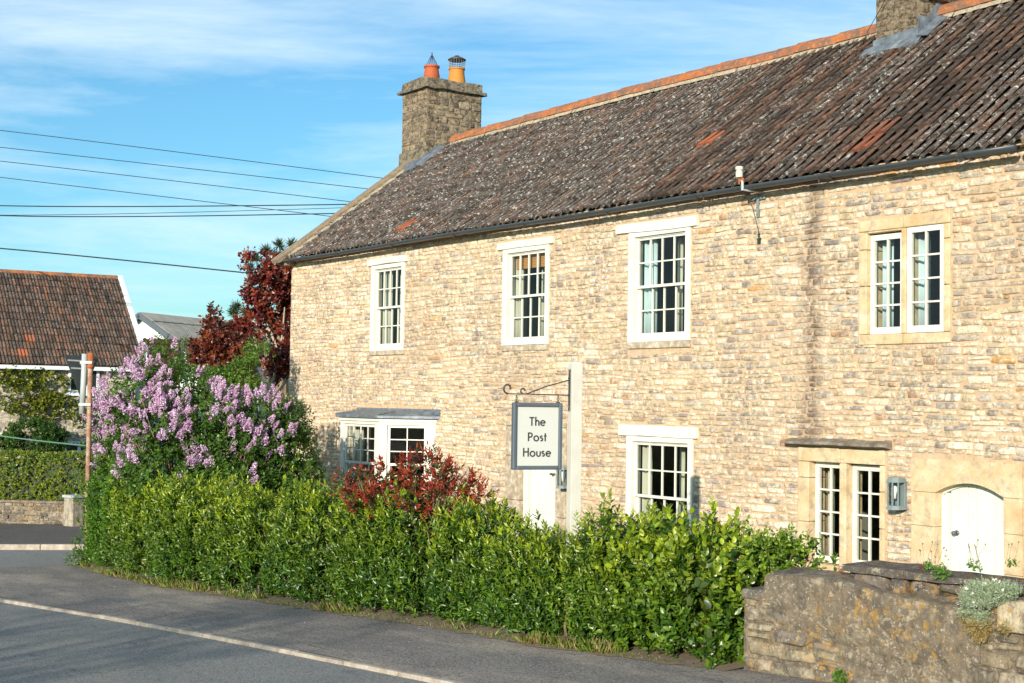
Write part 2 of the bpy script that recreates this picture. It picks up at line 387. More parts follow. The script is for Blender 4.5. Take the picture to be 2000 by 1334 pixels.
# ------------------------------------------------------------------ stone laying
def rect_cut(x0, x1, holes, z0, z1):
    """free x-intervals of the band z0..z1"""
    iv = [(x0, x1)]
    for hx0, hx1, hz0, hz1 in holes:
        ov = min(z1, hz1) - max(z0, hz0)
        if ov < .22 * (z1 - z0): continue
        nv = []
        for a, b in iv:
            if hx1 <= a or hx0 >= b: nv.append((a, b)); continue
            if hx0 > a: nv.append((a, hx0))
            if hx1 < b: nv.append((hx1, b))
        iv = nv
    return iv
PAL = [((.69, .545, .37), 5), ((.80, .69, .53), 6), ((.60, .46, .30), 3), ((.48, .41, .34), 2.2), ((.71, .56, .38), 3), ((.33, .285, .25), 1.8), ((.50, .30, .17), .35), ((.60, .34, .12), .22)]
PALO = [((.30, .25, .19), 4), ((.40, .34, .26), 3), ((.22, .19, .16), 3), ((.34, .27, .16), 2), ((.45, .40, .32), 1)]
PALC = [((.38, .29, .19), 4), ((.30, .22, .15), 3), ((.46, .36, .24), 2), ((.24, .19, .14), 2)]
PALD = [((.20, .16, .12), 4), ((.30, .25, .19), 3), ((.13, .11, .09), 3), ((.36, .32, .26), 1.5)]
def pick(pal):
    t = random.uniform(0, sum(b for _, b in pal))
    for c, b in pal:
        t -= b
        if t <= 0: break
    k = random.uniform(.88, 1.12); return (c[0] * k, c[1] * k * random.uniform(.97, 1.03), c[2] * k * random.uniform(.93, 1.05))
def lay(mb, x0, x1, z0, z1, holes, tf, hr=(.08, .15), wr=(.13, .36), gap=.016, relief=.016, pal=PAL, wob=.03, seed=1, zmax=None, jit=.09):
    """rough coursed rubble: every stone its own dished polygon; tf(s, z, out) -> world"""
    random.seed(seed); z = z0; row = 0
    ph = [random.uniform(0, 6) for _ in range(4)]
    def wv(s, zz): return wob * (math.sin(s * .9 + ph[0] + zz * 1.3) + .6 * math.sin(s * 2.3 + ph[1] + zz * 2.9) + .4 * math.sin(s * 5.1 + ph[2] - zz * 4))
    while z < z1 - .03:
        h = min(random.uniform(*hr), z1 - z)
        if z1 - z - h < .05: h = z1 - z
        edge = 1. if (z - z0 > .12 and z1 - z - h > .12) else 0.
        for a, b in rect_cut(x0, x1, holes, z, z + h):
            s = a
            while s < b - .03:
                wd = min(random.uniform(*wr) * random.choice((1, 1, 1, .5, .75, 1.35, 1.7)), b - s)
                if b - s - wd < .07: wd = b - s
                parts = [(0, 1)]
                if h > .105 and wd < .4 and random.random() < .22: q = random.uniform(.4, .6); parts = [(0, q), (q, 1)]
                for q0, q1 in parts:
                    g = gap * random.uniform(.6, 1.3)
                    cx, cz = s + wd / 2, z + h * (q0 + q1) / 2; hw, hh = max(.015, wd / 2 - g / 2), max(.012, h * (q1 - q0) / 2 - g / 2)
                    if edge: cz += wv(cx, z); hw *= random.uniform(.95, 1.03); hh *= random.uniform(.88, 1.08)
                    if zmax is not None and cz + hh > zmax(cx): continue
                    N = 12; rl = relief * random.uniform(.5, 1.25); V = []; ja = [1 + random.uniform(-jit, jit * .6) for _ in range(N)]
                    ex = random.uniform(.22, .5); tx, tz_ = random.uniform(-.45, .45), random.uniform(-.5, .3); sl_ = random.uniform(-.05, .05) * edge
                    for sc, o_ in ((1., -.006), (.95, rl * .6), (.80, rl * 1.0)):
                        for k in range(N):
                            an = 2 * math.pi * (k + .5) / N; c_, s_ = math.cos(an), math.sin(an)
                            u = math.copysign(abs(c_) ** ex, c_) * ja[k] * sc; v_ = math.copysign(abs(s_) ** ex, s_) * ja[(k * 5) % N] * sc
                            V.append(tf(cx + u * hw, cz + v_ * hh + u * hw * sl_, o_ + ((random.uniform(-.3, .3) + tx * u + tz_ * v_) * rl if sc < 1 else 0)))
                    V.append(tf(cx, cz, rl * random.uniform(.8, 1.2)))
                    F = []
                    for r in range(2):
                        for k in range(N): k2 = (k + 1) % N; F.append((r * N + k, r * N + k2, (r + 1) * N + k2, (r + 1) * N + k))
                    F += [(2 * N + k, 2 * N + (k + 1) % N, 3 * N) for k in range(N)]
                    mb.add(V, F, pick(pal))
                s += wd
        z += h; row += 1
def holed_wall(mb, x0, x1, z0, z1, holes, yf, yb):
    xs = sorted({x0, x1, *[h[0] for h in holes], *[h[1] for h in holes]}); zs = sorted({z0, z1, *[h[2] for h in holes], *[h[3] for h in holes]})
    for i in range(len(xs) - 1):
        for k in range(len(zs) - 1):
            cx, cz = (xs[i] + xs[i + 1]) / 2, (zs[k] + zs[k + 1]) / 2
            if any(h[0] < cx < h[1] and h[2] < cz < h[3] for h in holes): continue
            for y in (yf, yb): mb.add([(xs[i], y, zs[k]), (xs[i + 1], y, zs[k]), (xs[i + 1], y, zs[k + 1]), (xs[i], y, zs[k + 1])], [(0, 1, 2, 3)])
    for h in holes:
        for a, b in (((h[0], h[2]), (h[0], h[3])), ((h[0], h[3]), (h[1], h[3])), ((h[1], h[3]), (h[1], h[2])), ((h[1], h[2]), (h[0], h[2]))):
            mb.add([(a[0], yf, a[1]), (b[0], yf, b[1]), (b[0], yb, b[1]), (a[0], yb, a[1])], [(0, 1, 2, 3)])
    for a, b in (((x0, z0), (x0, z1)), ((x0, z1), (x1, z1)), ((x1, z1), (x1, z0)), ((x1, z0), (x0, z0))):
        mb.add([(a[0], yf, a[1]), (b[0], yf, b[1]), (b[0], yb, b[1]), (a[0], yb, a[1])], [(0, 1, 2, 3)])

# ------------------------------------------------------------------ the ground
def sheet(name, x0, x1, y0, y1, nx, ny, zf, m, kind='structure'):
    xs = np.linspace(x0, x1, nx + 1); ys = np.linspace(y0, y1, ny + 1); gx, gy = np.meshgrid(xs, ys)
    V = np.stack([gx, gy, zf(gx, gy)], -1).reshape(-1, 3)
    F = [(j * (nx + 1) + i, j * (nx + 1) + i + 1, (j + 1) * (nx + 1) + i + 1, (j + 1) * (nx + 1) + i) for j in range(ny) for i in range(nx)]
    me = bpy.data.meshes.new(name); me.from_pydata(V.tolist(), [], F); me.materials.append(m)
    return setp(link(me, name), kind=kind)
sheet('ground', -900, 900, -900, 900, 180, 180, lambda x, y: gz(x) - .75 + 0 * y, M_SOIL)
sheet('road', -36, 26, -24, 34, 62, 10, lambda x, y: gz(x) - .03 + 0 * y, M_ROAD)
def strip(name, A, Bp, za, zb, m, closed=False):
    """sheet between two polylines of equal length"""
    V = [(p[0], p[1], gz(p[0]) + za) for p in A] + [(p[0], p[1], gz(p[0]) + zb) for p in Bp]; n = len(A)
    F = [(i, i + 1, n + i + 1, n + i) for i in range(n - 1)]
    me = bpy.data.meshes.new(name); me.from_pydata(V, [], F); me.materials.append(m); return setp(link(me, name), kind='structure')
def interp(tbl, x): return np.interp(x, [p[0] for p in tbl], [p[1] for p in tbl])
KERB = [(-26.0, 7.05), (-25.6, 6.5), (-25.0, 6.05), (-24, 5.72), (-22.5, 5.6), (-20.2, 5.74), (-17.4, 6.17), (-14.4, 6.5), (-10.5, 6.82), (-4, 7.3), (6, 8.2), (25, 9.6)]
HEDF = [(-25.6, 8.75), (-25.2, 8.6), (-23.2, 8.42), (-21.1, 8.3), (-17.06, 8.62), (-13.85, 8.92), (-11.9, 8.95), (-10.5, 9.15), (-9.3, 9.3), (-4, 9.6), (8, 10.4), (26, 11.6)]
xs = np.concatenate([np.linspace(-25.4, -9, 60), np.linspace(-8.5, 25, 20)])
A = [(x, float(interp(KERB, x)) + .12) for x in xs]; Bp = [(x, float(interp(HEDF, x)) + .35) for x in xs]
strip('footway', A, Bp, 0.0, 0.012, M_FOOT)
# short return of the footway along the side road
strip('footway_corner', [(-25.85, 6.95), (-25.4, float(interp(KERB, -25.4)) + .12)], [(-25.6, 9.2), (-25.4, 9.2)], 0, 0.012, M_FOOT)
mb = MB(); random.seed(3)
def kerb_run(pts, wd, z_top, z_bot, mb, nseg=.9):
    P = [np.array(p, float) for p in pts]; L_ = [0]
    for a, b in zip(P, P[1:]): L_.append(L_[-1] + np.linalg.norm(b - a))
    s = 0
    def at(s): return np.array([np.interp(s, L_, [p[0] for p in P]), np.interp(s, L_, [p[1] for p in P])])
    while s < L_[-1] - .2:
        e = min(s + nseg, L_[-1]); a, b = at(s + .006), at(e - .006); t = (b - a) / np.linalg.norm(b - a); nn = np.array([-t[1], t[0]]) * wd
        j = random.uniform(-.004, .006)
        V = [(*q, gz(q[0]) + zz + (j if zz == z_top else 0)) for zz in (z_bot, z_top) for q in (a, b, b + nn, a + nn)]
        mb.add(V, [(0, 3, 2, 1), (4, 5, 6, 7), (0, 1, 5, 4), (1, 2, 6, 5), (2, 3, 7, 6), (3, 0, 4, 7)]); s = e
kerb_run(KERB, .085, .008, -.2, mb)
setp(mb.build('kerb', M_KERB, bevel=.012), kind='structure')
# side road, far kerb and pavement
d = np.array([1.25, 1.45]); d = d / np.linalg.norm(d)
K0 = GP(0, 1062, .1); K1 = GP(158, 1062, .1); W0 = GP(0, 1035); W1 = GP(150, 1035)
def ext(a, b, s): a = np.array(a[:2]); b = np.array(b[:2]); t = (b - a) / np.linalg.norm(b - a); return a + t * s
kl = [ext(K0, K1, -9), ext(K0, K1, 0), ext(K0, K1, 4)]; wl = [ext(W0, W1, -9), ext(W0, W1, 0), ext(W0, W1, 6)]
mb = MB(); kerb_run(kl, .16, .08, -.2, mb, 1.1); setp(mb.build('far_kerb', M_KERB, bevel=.015), kind='structure')
strip('pavement', [p + np.array([-.15, .1]) for p in kl], [p + np.array([-.4, .1]) for p in wl], .07, .07, M_FOOTD)
# garden ground, falling from the hedge to the house
def gard(x, y):
    t = np.clip((y - interp(HEDF, x) - .7) / 1.8, 0, 1); return gz(x) + .012 + t * (-.62 - gz(x) * .8)
sheet('garden_ground', -25.5, -2, 0, 1, 60, 16, lambda x, y: x * 0, M_SOIL)
go = bpy.data.objects['garden_ground']; me = go.data
for v_ in me.vertices:
    yy = float(interp(HEDF, v_.co.x)) + .25 + v_.co.y * (14.2 - float(interp(HEDF, v_.co.x)) - .25)
    v_.co.z = float(gard(v_.co.x, yy)) + random.uniform(-.01, .01); v_.co.y = yy
sheet('yard_ground', -34, -28.5, 10.5, 40, 6, 20, lambda x, y: gz(x) - .06 + 0 * y, M_SOIL)
# worn verge between hedge and tarmac
xs = np.linspace(-25.3, -9.4, 90); rr = np.random.default_rng(5)
strip('verge', [(x, float(interp(HEDF, x)) - .14 - .16 * rr.random()) for x in xs], [(x, float(interp(HEDF, x)) + .6) for x in xs], .016, .06, M_VERGE)

# ------------------------------------------------------------------ the house
HX0, HX1, YF, YR, ZB, ZE = -28.08, -9.42, 14.0, 21.3, -.75, 5.36
YRI, ZRI = 17.67, 8.30
house = empty('stone_house', (-18.5, 17.6, -.6), 'long two storey stone cottage with lichen covered pantile roof and cream sash windows', 'house')
SASH = [(-24.55, -23.28, 3.35, 5.03), (-20.0, -18.68, 3.35, 5.0), (-16.65, -15.27, 3.32, 4.99), (-16.65, -15.18, .12, 1.9)]
CAS = (-12.12, -10.73, 3.17, 4.74); FRE = (-13.14, -11.70, -.1, 1.86); DR1 = (-19.84, -18.16, -.75, 2.06); DR2 = (-11.28, -9.74, -.75, 1.80)
BAYH = (-24.9, -22.3, -.75, 2.1)
LINT = [(-24.67, -23.18, 5.03, 5.16), (-20.15, -18.57, 5.0, 5.12), (-16.93, -15.12, 4.985, 5.13), (-16.82, -15.08, 1.905, 2.07)]
SILLS = [(-24.55, -23.25, 3.26, 3.35), (-20.0, -18.66, 3.25, 3.35), (-16.65, -15.25, 3.22, 3.32)]
BLK1 = [(-13.0, -12.44, .3, 1.70), (-12.34, -11.8, .3, 1.70)]
holes_open = [tuple(s) for s in SASH] + [(-12.03, -10.80, 3.27, 4.65), (-12.98, -11.75, .33, 1.70), (-19.45, -18.39, -.75, 2.0), (-10.96, -9.965, -.75, 1.56), BAYH]
mb = MB(); holed_wall(mb, HX0, HX1, ZB, ZE, holes_open, YF, YF + .5)
# side and rear walls, loft floor
mb.box(HX0, HX0 + .45, YF + .5, YR, ZB, ZE); mb.box(HX1 - .45, HX1, YF + .5, YR, ZB, ZE); mb.box(HX0, HX1, YR, YR + .45, ZB, ZE)
for xa, xb in ((HX0, HX0 + .45), (HX1 - .45, HX1)):
    mb.prism([(YF + .02, ZE), (YR + .4, ZE), (YRI, ZRI - .1)], 0, xa, xb)
wall = mb.build('wall', M_MORTAR, house, recalc=False)
sh = [tuple(s) for s in SASH] + LINT + SILLS + [CAS, FRE, DR1, DR2, BAYH, (-13.3, -11.6, 1.86, 1.97), (-24.95, -22.25, 2.1, 2.26)]
sh = [(a - .012, b + .012, c - .008, d_ + .008) for a, b, c, d_ in sh]
# face stones, one mesh under the wall
mb = MB(); lay(mb, HX0 + .0, HX1, ZB, ZE - .02, sh, lambda s, z, o: (s, YF - o, z), hr=(.05, .115), wr=(.10, .36), gap=.011, relief=.015, seed=11, jit=.15)
mb2 = mb
lay(mb2, YF - .0, YR, ZB, ZE, [], lambda s, z, o: (HX1 + o, s, z), seed=12)
lay(mb2, YF, YR, ZB, ZE, [], lambda s, z, o: (HX0 - o, s, z), seed=13)
fs = mb2.build('face_stone', M_STONE, wall, smooth=True, recalc=False)
mb = MB(); mb.box(HX0 + .05, HX1 - .05, YF - .165, YF + .05, 5.365, 5.41, j=.002); mb.build('eaves_light_stop', M_MORTAR, house)  # added strip, keeps sun from leaking between gutter and tiles onto the wall
# rooms: floors, partitions and a back wall behind the glass
mb = MB(); mb.box(HX0 + .45, HX1 - .45, YF + .5, YR, ZB, -.6); mb.box(HX0 + .45, HX1 - .45, YF + .5, YR, 2.35, 2.6); mb.box(HX0 + .45, HX1 - .45, YF + .5, YR, 5.1, 5.2)
mb.box(HX0 + .45, HX1 - .45, YF + 4, YF + 4.1, -.6, 5.1)
for x in (-21.6, -17.6, -14.2, -27.0): mb.box(x, x + .12, YF + .5, YF + 4, -.6, 5.1)
mb.build('room_lining', M_ROOM, house)

def ring(mb, x0, x1, z0, z1, y0, y1, l, r, t, b):
    mb.box(x0, x0 + l, y0, y1, z0, z1); mb.box(x1 - r, x1, y0, y1, z0, z1)
    mb.box(x0 + l, x1 - r, y0 + .001, y1 - .001, z1 - t, z1); mb.box(x0 + l, x1 - r, y0 + .001, y1 - .001, z0, z0 + b)
def bars(mb, x0, x1, z0, z1, y0, y1, nx, nz, wd=.02):
    for i in range(1, nx): x = x0 + (x1 - x0) * i / nx; mb.box(x - wd / 2, x + wd / 2, y0, y1, z0, z1)
    for k in range(1, nz): z = z0 + (z1 - z0) * k / nz; mb.box(x0, x1, y0 + .002, y1 - .002, z - wd / 2, z + wd / 2)
def glaze(x0, x1, z0, z1, y, parent):
    mb = MB(); mb.add([(x0, y, z0), (x1, y, z0), (x1, y, z1), (x0, y, z1)], [(0, 1, 2, 3)]); return mb.build('glass_pane', M_GLASS, parent, colors=False)
def drape(x0, x1, z0, z1, y, m, parent, name='curtain'):
    mb = MB(); n = int((x1 - x0) / .012) + 4; V = []
    for z in (z0, z1):
        for i in range(n + 1): t = i / n; V.append((x0 + (x1 - x0) * t, y + .03 * math.sin(t * (x1 - x0) * 62 + x0 * 9), z))
    mb.add(V, [(i, i + 1, n + 2 + i, n + 1 + i) for i in range(n)]); o = mb.build(name, m, parent, smooth=True)
    s_ = o.modifiers.new('thick', 'SOLIDIFY'); s_.thickness = .006; return o
wl_lab = ['upper sash window nearest the left gable corner', 'upper sash window with an amber blind', 'wide upper sash window right of the sign post', 'ground floor sash window under a cream lintel']
for i, (x0, x1, z0, z1) in enumerate(SASH):
    mb = MB(); ring(mb, x0, x1, z0, z1, YF - .028, YF + .15, .13, .10, .075, .05)
    mb.box(x0 + .13, x1 - .10, YF + .012, YF + .03, z1 - .095, z1 - .075)
    win = mb.build('sash_window', M_WHITE, house, bevel=.004); setp(win, wl_lab[i])
    zm = (z0 + z1) / 2 + .01; a, b = x0 + .132, x1 - .102
    mb = MB(); ring(mb, a, b, zm - .03, z1 - .077, YF + .03, YF + .07, .045, .045, .05, .042); bars(mb, a + .045, b - .045, zm + .012, z1 - .127, YF + .032, YF + .066, 4, 2, .022)
    mb.build('sash', M_WHITE, win, bevel=.003)
    mb = MB(); ring(mb, a, b, z0 + .052, zm + .008, YF + .076, YF + .118, .05, .05, .035, .085); bars(mb, a + .05, b - .05, z0 + .137, zm - .027, YF + .079, YF + .114, 4, 2, .022)
    mb.build('sash', M_WHITE, win, bevel=.003)
    glaze(a + .03, b - .03, zm - .01, z1 - .1, YF + .05, win); glaze(a + .03, b - .03, z0 + .1, zm, YF + .097, win)
    drape(a + .02, a + (.34, .22, .30, .24)[i], z0 + .06, z1 - .12, YF + .17, M_CURT if i != 2 else M_CURT2, win); drape(b - .52, b - .38, z0 + .06, z1 - .12, YF + .30, M_CURT, win)
    if i == 1:
        mb = MB()
        for k in range(9): mb.box(a + .05, b - .08, YF + .14, YF + .156, z1 - .34 + k * .026, z1 - .318 + k * .026)
        mb.build('blind', M_BLIND, win)
    # timber lintel, slightly crooked
    lx0, lx1, lz0, lz1 = LINT[i]; mb = MB(); n = 10; V = []; random.seed(i + 5)
    for y in (YF - .05, YF + .1):
        for k in range(n + 1):
            t = k / n; x = lx0 + (lx1 - lx0) * t; sg = .018 * math.sin(t * 3.1 + i) if i in (0, 2) else .004 * math.sin(t * 5)
            V.append((x, y, lz0 + sg + random.uniform(-.003, .003))); V.append((x, y, lz1 + sg * .5 + random.uniform(-.002, .002)))
    m_ = 2 * (n + 1); F = []
    for k in range(n): q = 2 * k; F += [(q, q + 2, q + 3, q + 1), (m_ + q, m_ + q + 1, m_ + q + 3, m_ + q + 2), (q, m_ + q, m_ + q + 2, q + 2), (q + 1, q + 3, m_ + q + 3, m_ + q + 1)]
    F += [(0, 1, m_ + 1, m_), (2 * n, m_ + 2 * n, m_ + 2 * n + 1, 2 * n + 1)]
    mb.add(V, F); mb.build('lintel', M_WHITE, win, bevel=.006)
    if i < 3:
        sx0, sx1, sz0, sz1 = SILLS[i]; mb = MB(); mb.box(sx0, sx1, YF - .035, YF + .1, sz0, sz1 - .002, j=.004); mb.build('sill', M_SILL, win, bevel=.01)

def casement(x0, x1, z0, z1, y, nx, nz, parent, handle=False):
    mb = MB(); ring(mb, x0, x1, z0, z1, y, y + .055, .062, .062, .07, .085); bars(mb, x0 + .062, x1 - .062, z0 + .085, z1 - .07, y + .006, y + .048, nx, nz, .024)
    c = mb.build('casement', M_WHITE, parent, bevel=.003)
    glaze(x0 + .05, x1 - .05, z0 + .07, z1 - .06, y + .028, parent)
    return c
def blocks(mb, specs, y0, y1, j=.003):
    for s in specs: mb.box(s[0], s[1], y0 + random.uniform(-.003, .003), y1, s[2], s[3], j=j)
def surround(x0, x1, z0, z1, ho, parent, top=.14, sill=.12, sillm=None):
    """stone frame round openings ho = [(x0,x1,z0,z1), ...], jambs in blocks"""
    mb = MB(); a = min(h[0] for h in ho); b = max(h[1] for h in ho); zt = max(h[3] for h in ho); zb = min(h[2] for h in ho)
    for p, q in ((x0, a), (b, x1)):
        zz = zb
        while zz < zt - .02:
            e = min(zz + random.uniform(.45, .62), zt)
            if zt - e < .15: e = zt
            mb.box(p, q, YF - .024 + random.uniform(-.002, .002), YF + .3, zz + .003, e - .003); zz = e
    for h1, h2 in zip(ho, ho[1:]): mb.box(h1[1], h2[0], YF - .022, YF + .3, zb, zt)
    m = (x0 + x1) / 2; mb.box(x0, m - .003, YF - .024, YF + .3, zt + .002, z1); mb.box(m + .003, x1, YF - .026, YF + .3, zt + .002, z1)
    mb.box(x0, m - .002, YF - .03, YF + .3, z0, zb - .002); mb.box(m + .002, x1, YF - .029, YF + .3, z0, zb - .002)
    for h in ho:
        if h[3] < zt - .01: mb.box(h[0], h[1], YF - .02, YF + .3, h[3], zt)
    return mb.build('surround', M_ASHLAR, parent, bevel=.012)
random.seed(2)
# upper two-light window
w1 = MB(); w1.box(-11.99, -10.84, YF + .2, YF + .24, 3.29, 3.3); cw = w1.build('casement_window', M_WHITE, house); setp(cw, 'upper two light window in a honey stone surround')
surround(*CAS, [(-11.995, -11.455, 3.3, 4.575), (-11.385, -10.825, 3.3, 4.6)], cw)
casement(-11.99, -11.46, 3.305, 4.555, YF + .045, 2, 4, cw); casement(-11.38, -10.83, 3.305, 4.60, YF + .0, 2, 4, cw)
drape(-11.93, -11.78, 3.32, 4.55, YF + .22, M_CURT2, cw); drape(-11.36, -11.22, 3.32, 4.55, YF + .22, M_CURT2, cw); drape(-11.62, -11.5, 3.32, 4.5, YF + .3, M_CURT, cw)
# lower two-light window with hood
w2 = MB(); w2.box(-12.95, -11.78, YF + .25, YF + .29, .352, .36); fw = w2.build('tall_window', M_WHITE, house); setp(fw, 'tall two light window under a stained stone hood')
surround(*FRE, [(-12.95, -12.43, .36, 1.67), (-12.32, -11.78, .36, 1.67)], fw)
casement(-12.945, -12.435, .37, 1.665, YF + .10, 2, 4, fw); casement(-12.315, -11.785, .37, 1.655, YF + .10, 2, 4, fw)
drape(-12.9, -12.8, .4, 1.6, YF + .3, M_CURT, fw)
mb = MB(); mb.box(-11.98, -11.9, YF + .5, YF + .9, -.3, .72); mb.build('cupboard', M_WOOD, fw)
mb = MB(); n = 16; random.seed(4)
for k in range(n):
    a = -13.28 + (1.68) * k / n; b = -13.28 + 1.68 * (k + 1) / n; j = random.uniform(-.008, .008)
    mb.prism([(YF + .05, 1.99 + j), (YF - .17 + j, 1.935 + j), (YF - .17 + j, 1.90 + j * .4), (YF - .02, 1.872), (YF + .05, 1.872)], 0, a, b + .001)
mb.build('hood', M_HOOD, fw)

def boards(mb, x0, x1, z0, z1, y, n, zt=None):
    for k in range(n):
        a = x0 + (x1 - x0) * k / n; b = x0 + (x1 - x0) * (k + 1) / n
        if zt is None: mb.box(a + .003, b - .003, y, y + .04, z0, z1)
        else: mb.add([(a + .003, y, z0), (b - .003, y, z0), (b - .003, y, zt(b)), (a + .003, y, zt(a)), (a + .003, y + .04, z0), (b - .003, y + .04, z0), (b - .003, y + .04, zt(b)), (a + .003, y + .04, zt(a))],
                     [(0, 1, 2, 3), (4, 7, 6, 5), (0, 4, 5, 1), (1, 5, 6, 2), (2, 6, 7, 3), (3, 7, 4, 0)])
    
# plank door behind the sign
mb = MB(); boards(mb, -19.3, -18.5, -.6, 1.9, YF + .12, 6); mb.box(-19.3, -18.5, YF + .165, YF + .19, -.6, 1.9)
dr = mb.build('plank_door', M_DOOR, house, bevel=.004); setp(dr, 'cream plank door half hidden by the hanging sign')
mb = MB(); ring(mb, -19.42, -18.42, -.75, 1.98, YF + .06, YF + .24, .11, .075, .08, .1); mb.build('door_frame', M_DOOR, dr, bevel=.004)
mb = MB(); 
for a, b in ((-19.84, -19.42), (-18.42, -18.16)):
    z = -.75
    while z < 1.95: e = min(z + random.uniform(.5, .8), 1.98); mb.box(a, b, YF - .03, YF + .3, z + .003, e - .003); z = e
mb.box(-19.84, -18.16, YF - .032, YF + .3, 1.983, 2.06); mb.build('surround', M_SILL, dr, bevel=.015)
mb = MB(); mb.tube([(-18.62, YF + .12, 1.22), (-18.62, YF + .05, 1.22)], [.012, .012]); mb.lathe((-18.62, YF + .04, 1.2), [(.0, 0), (.03, .01), (.03, .03), (0, .04)], 10); mb.build('door_knob', M_IRON, dr, smooth=True)
# arched door
def arch(x): t = (x + 10.46) / .47; return 1.385 + .135 * max(0, 1 - t * t)
def doorarch(x): t = (x + 10.44) / .5; return 1.355 + .14 * max(0, 1 - t * t)
mb = MB(); boards(mb, -10.84, -9.985, -.6, 1.4, YF + .15, 7, doorarch); mb.box(-10.84, -9.985, YF + .195, YF + .22, -.6, 1.3)
dr = mb.build('arched_door', M_DOOR, house, bevel=.003); setp(dr, 'white arched plank door set in honey coloured stone')
mb = MB(); mb.box(-10.935, -10.90, YF + .10, YF + .25, -.7, 1.36); mb.box(-10.90, -10.845, YF + .125, YF + .25, -.7, 1.38)
n = 14
for k in range(n):
    a, b = -10.93 + .94 * k / n, -10.93 + .94 * (k + 1) / n
    mb.add([(a, YF + .11, doorarch(a) + .0), (b, YF + .11, doorarch(b)), (b, YF + .11, arch(b) + .05), (a, YF + .11, arch(a) + .05), (a, YF + .25, doorarch(a)), (b, YF + .25, doorarch(b)), (b, YF + .25, arch(b) + .05), (a, YF + .25, arch(a) + .05)], [(0, 1, 2, 3), (4, 7, 6, 5), (0, 4, 5, 1), (2, 6, 7, 3)])
mb.build('door_frame', M_DOOR, dr)
mb = MB(); random.seed(9)
for a, b in ((-11.28, -10.935), (-9.985, -9.74)):
    z = -.75
    for e in (-.1, .52, .98, 1.385): mb.box(a, b, YF - .028 + random.uniform(-.004, .004), YF + .28, z + .003, e - .003); z = e
n = 16
for k in range(n):
    xa = -10.935 + .95 * k / n; xb = -10.935 + .95 * (k + 1) / n
    mb.add([(xa, YF - .028, arch(xa)), (xb, YF - .028, arch(xb)), (xb, YF - .028, 1.78), (xa, YF - .028, 1.78), (xa, YF + .28, arch(xa)), (xb, YF + .28, arch(xb)), (xb, YF + .28, 1.78), (xa, YF + .28, 1.78)], [(0, 1, 2, 3), (4, 7, 6, 5), (0, 4, 5, 1), (2, 6, 7, 3)])
mb.box(-11.28, -10.935, YF - .030, YF + .28, 1.388, 1.78); mb.box(-9.985, -9.74, YF - .029, YF + .28, 1.388, 1.77)
mb.build('surround', M_ASHLAR, dr)
K = FP(1868, 1041, YF + .14)
mb = MB(); mb.tube([(K[0], YF + .15, K[2]), (K[0], YF + .142, K[2])], .034, 16); mb.tube([(K[0], YF + .142, K[2]), (K[0], YF + .115, K[2]), (K[0], YF + .11, K[2]), (K[0], YF + .095, K[2]), (K[0], YF + .075, K[2]), (K[0], YF + .062, K[2])], [.012, .011, .02, .028, .026, .01], 16); mb.build('door_knob', M_GREYP, dr, smooth=True)
# bay window
BX = [(-25.1, YF), (-24.35, YF - .75), (-22.85, YF - .75), (-22.1, YF)]
bay = MB(); 
def facet(a, b, npx, open_, parent):
    a = np.array([*a, 0.]); b = np.array([*b, 0.]); t = (b - a); Lf = np.linalg.norm(t); t /= Lf; nrm = np.array([t[1], -t[0], 0.]); up = np.array([0, 0, 1.])
    def bx(mb, s0, s1, o0, o1, z0, z1): mb.obox(a + t * (s0 + s1) / 2 + nrm * (o0 + o1) / 2 + up * (z0 + z1) / 2, t, nrm, up, (s1 - s0) / 2, abs(o1 - o0) / 2, (z1 - z0) / 2)
    bx(bay, 0, Lf, -.08, 0, -.75, .55); bx(bay, 0, .14, -.08, 0, .55, 1.98); bx(bay, Lf - .16, Lf, -.08, 0, .55, 1.98); bx(bay, .0, Lf, -.08, .002, 1.93, 2.0); bx(bay, -.02, Lf + .02, -.06, .035, 1.99, 2.045); bx(bay, .0, Lf, -.1, .05, .53, .57)
    s = MB(); s0, s1 = .15, Lf - .17; z0, z1 = .58, 1.92; zm = (z0 + z1) / 2 - .05
    for zz0, zz1, o in ((zm - .02, z1, -.02), (z0, zm + .02, -.05)):
        bx(s, s0, s0 + .05, o - .035, o, zz0, zz1); bx(s, s1 - .05, s1, o - .035, o, zz0, zz1); bx(s, s0 + .05, s1 - .05, o - .034, o - .001, zz0, zz0 + .045); bx(s, s0 + .05, s1 - .05, o - .034, o - .001, zz1 - .04, zz1)
        for i in range(1, npx): x = s0 + .05 + (s1 - s0 - .1) * i / npx; bx(s, x - .01, x + .01, o - .03, o - .004, zz0 + .045, zz1 - .04)
        for k in range(1, 3): z = zz0 + .045 + (zz1 - zz0 - .085) * k / 3; bx(s, s0 + .05, s1 - .05, o - .028, o - .006, z - .01, z + .01)
    s.build('sash', M_WHITE, parent, bevel=.003)
    g = MB(); g.add([a + t * q + nrm * -.058 + up * z for q, z in ((s0, z0), (s1, z0), (s1, z1), (s0, z1))], [(0, 1, 2, 3)]); g.build('glass_pane', M_GLASS, parent)
bayo = bpy.data.objects.new('bay_window', bpy.data.meshes.new('bay_window')); COL.objects.link(bayo); bayo.parent = house; bayo.location = -Vector(house.location)
setp(bayo, 'canted bay window with grey lead roof, left end of the ground floor')
for a, b, npx in zip(BX, BX[1:], (2, 4, 2)): facet(a, b, npx, 0, bayo)
me = bpy.data.meshes.new('bay_body'); me.from_pydata(bay.v, [], bay.f); me.materials.append(M_WHITE); bayo.data = me
drape(-24.2, -23.85, .55, 1.9, YF - .5, M_CURT, bayo); drape(-23.35, -22.95, .55, 1.9, YF - .5, M_CURT, bayo)
mb = MB(); o1 = .09
ed = [(-25.28, YF), (-24.4, YF - .75 - o1), (-22.8, YF - .75 - o1), (-21.95, YF)]; 
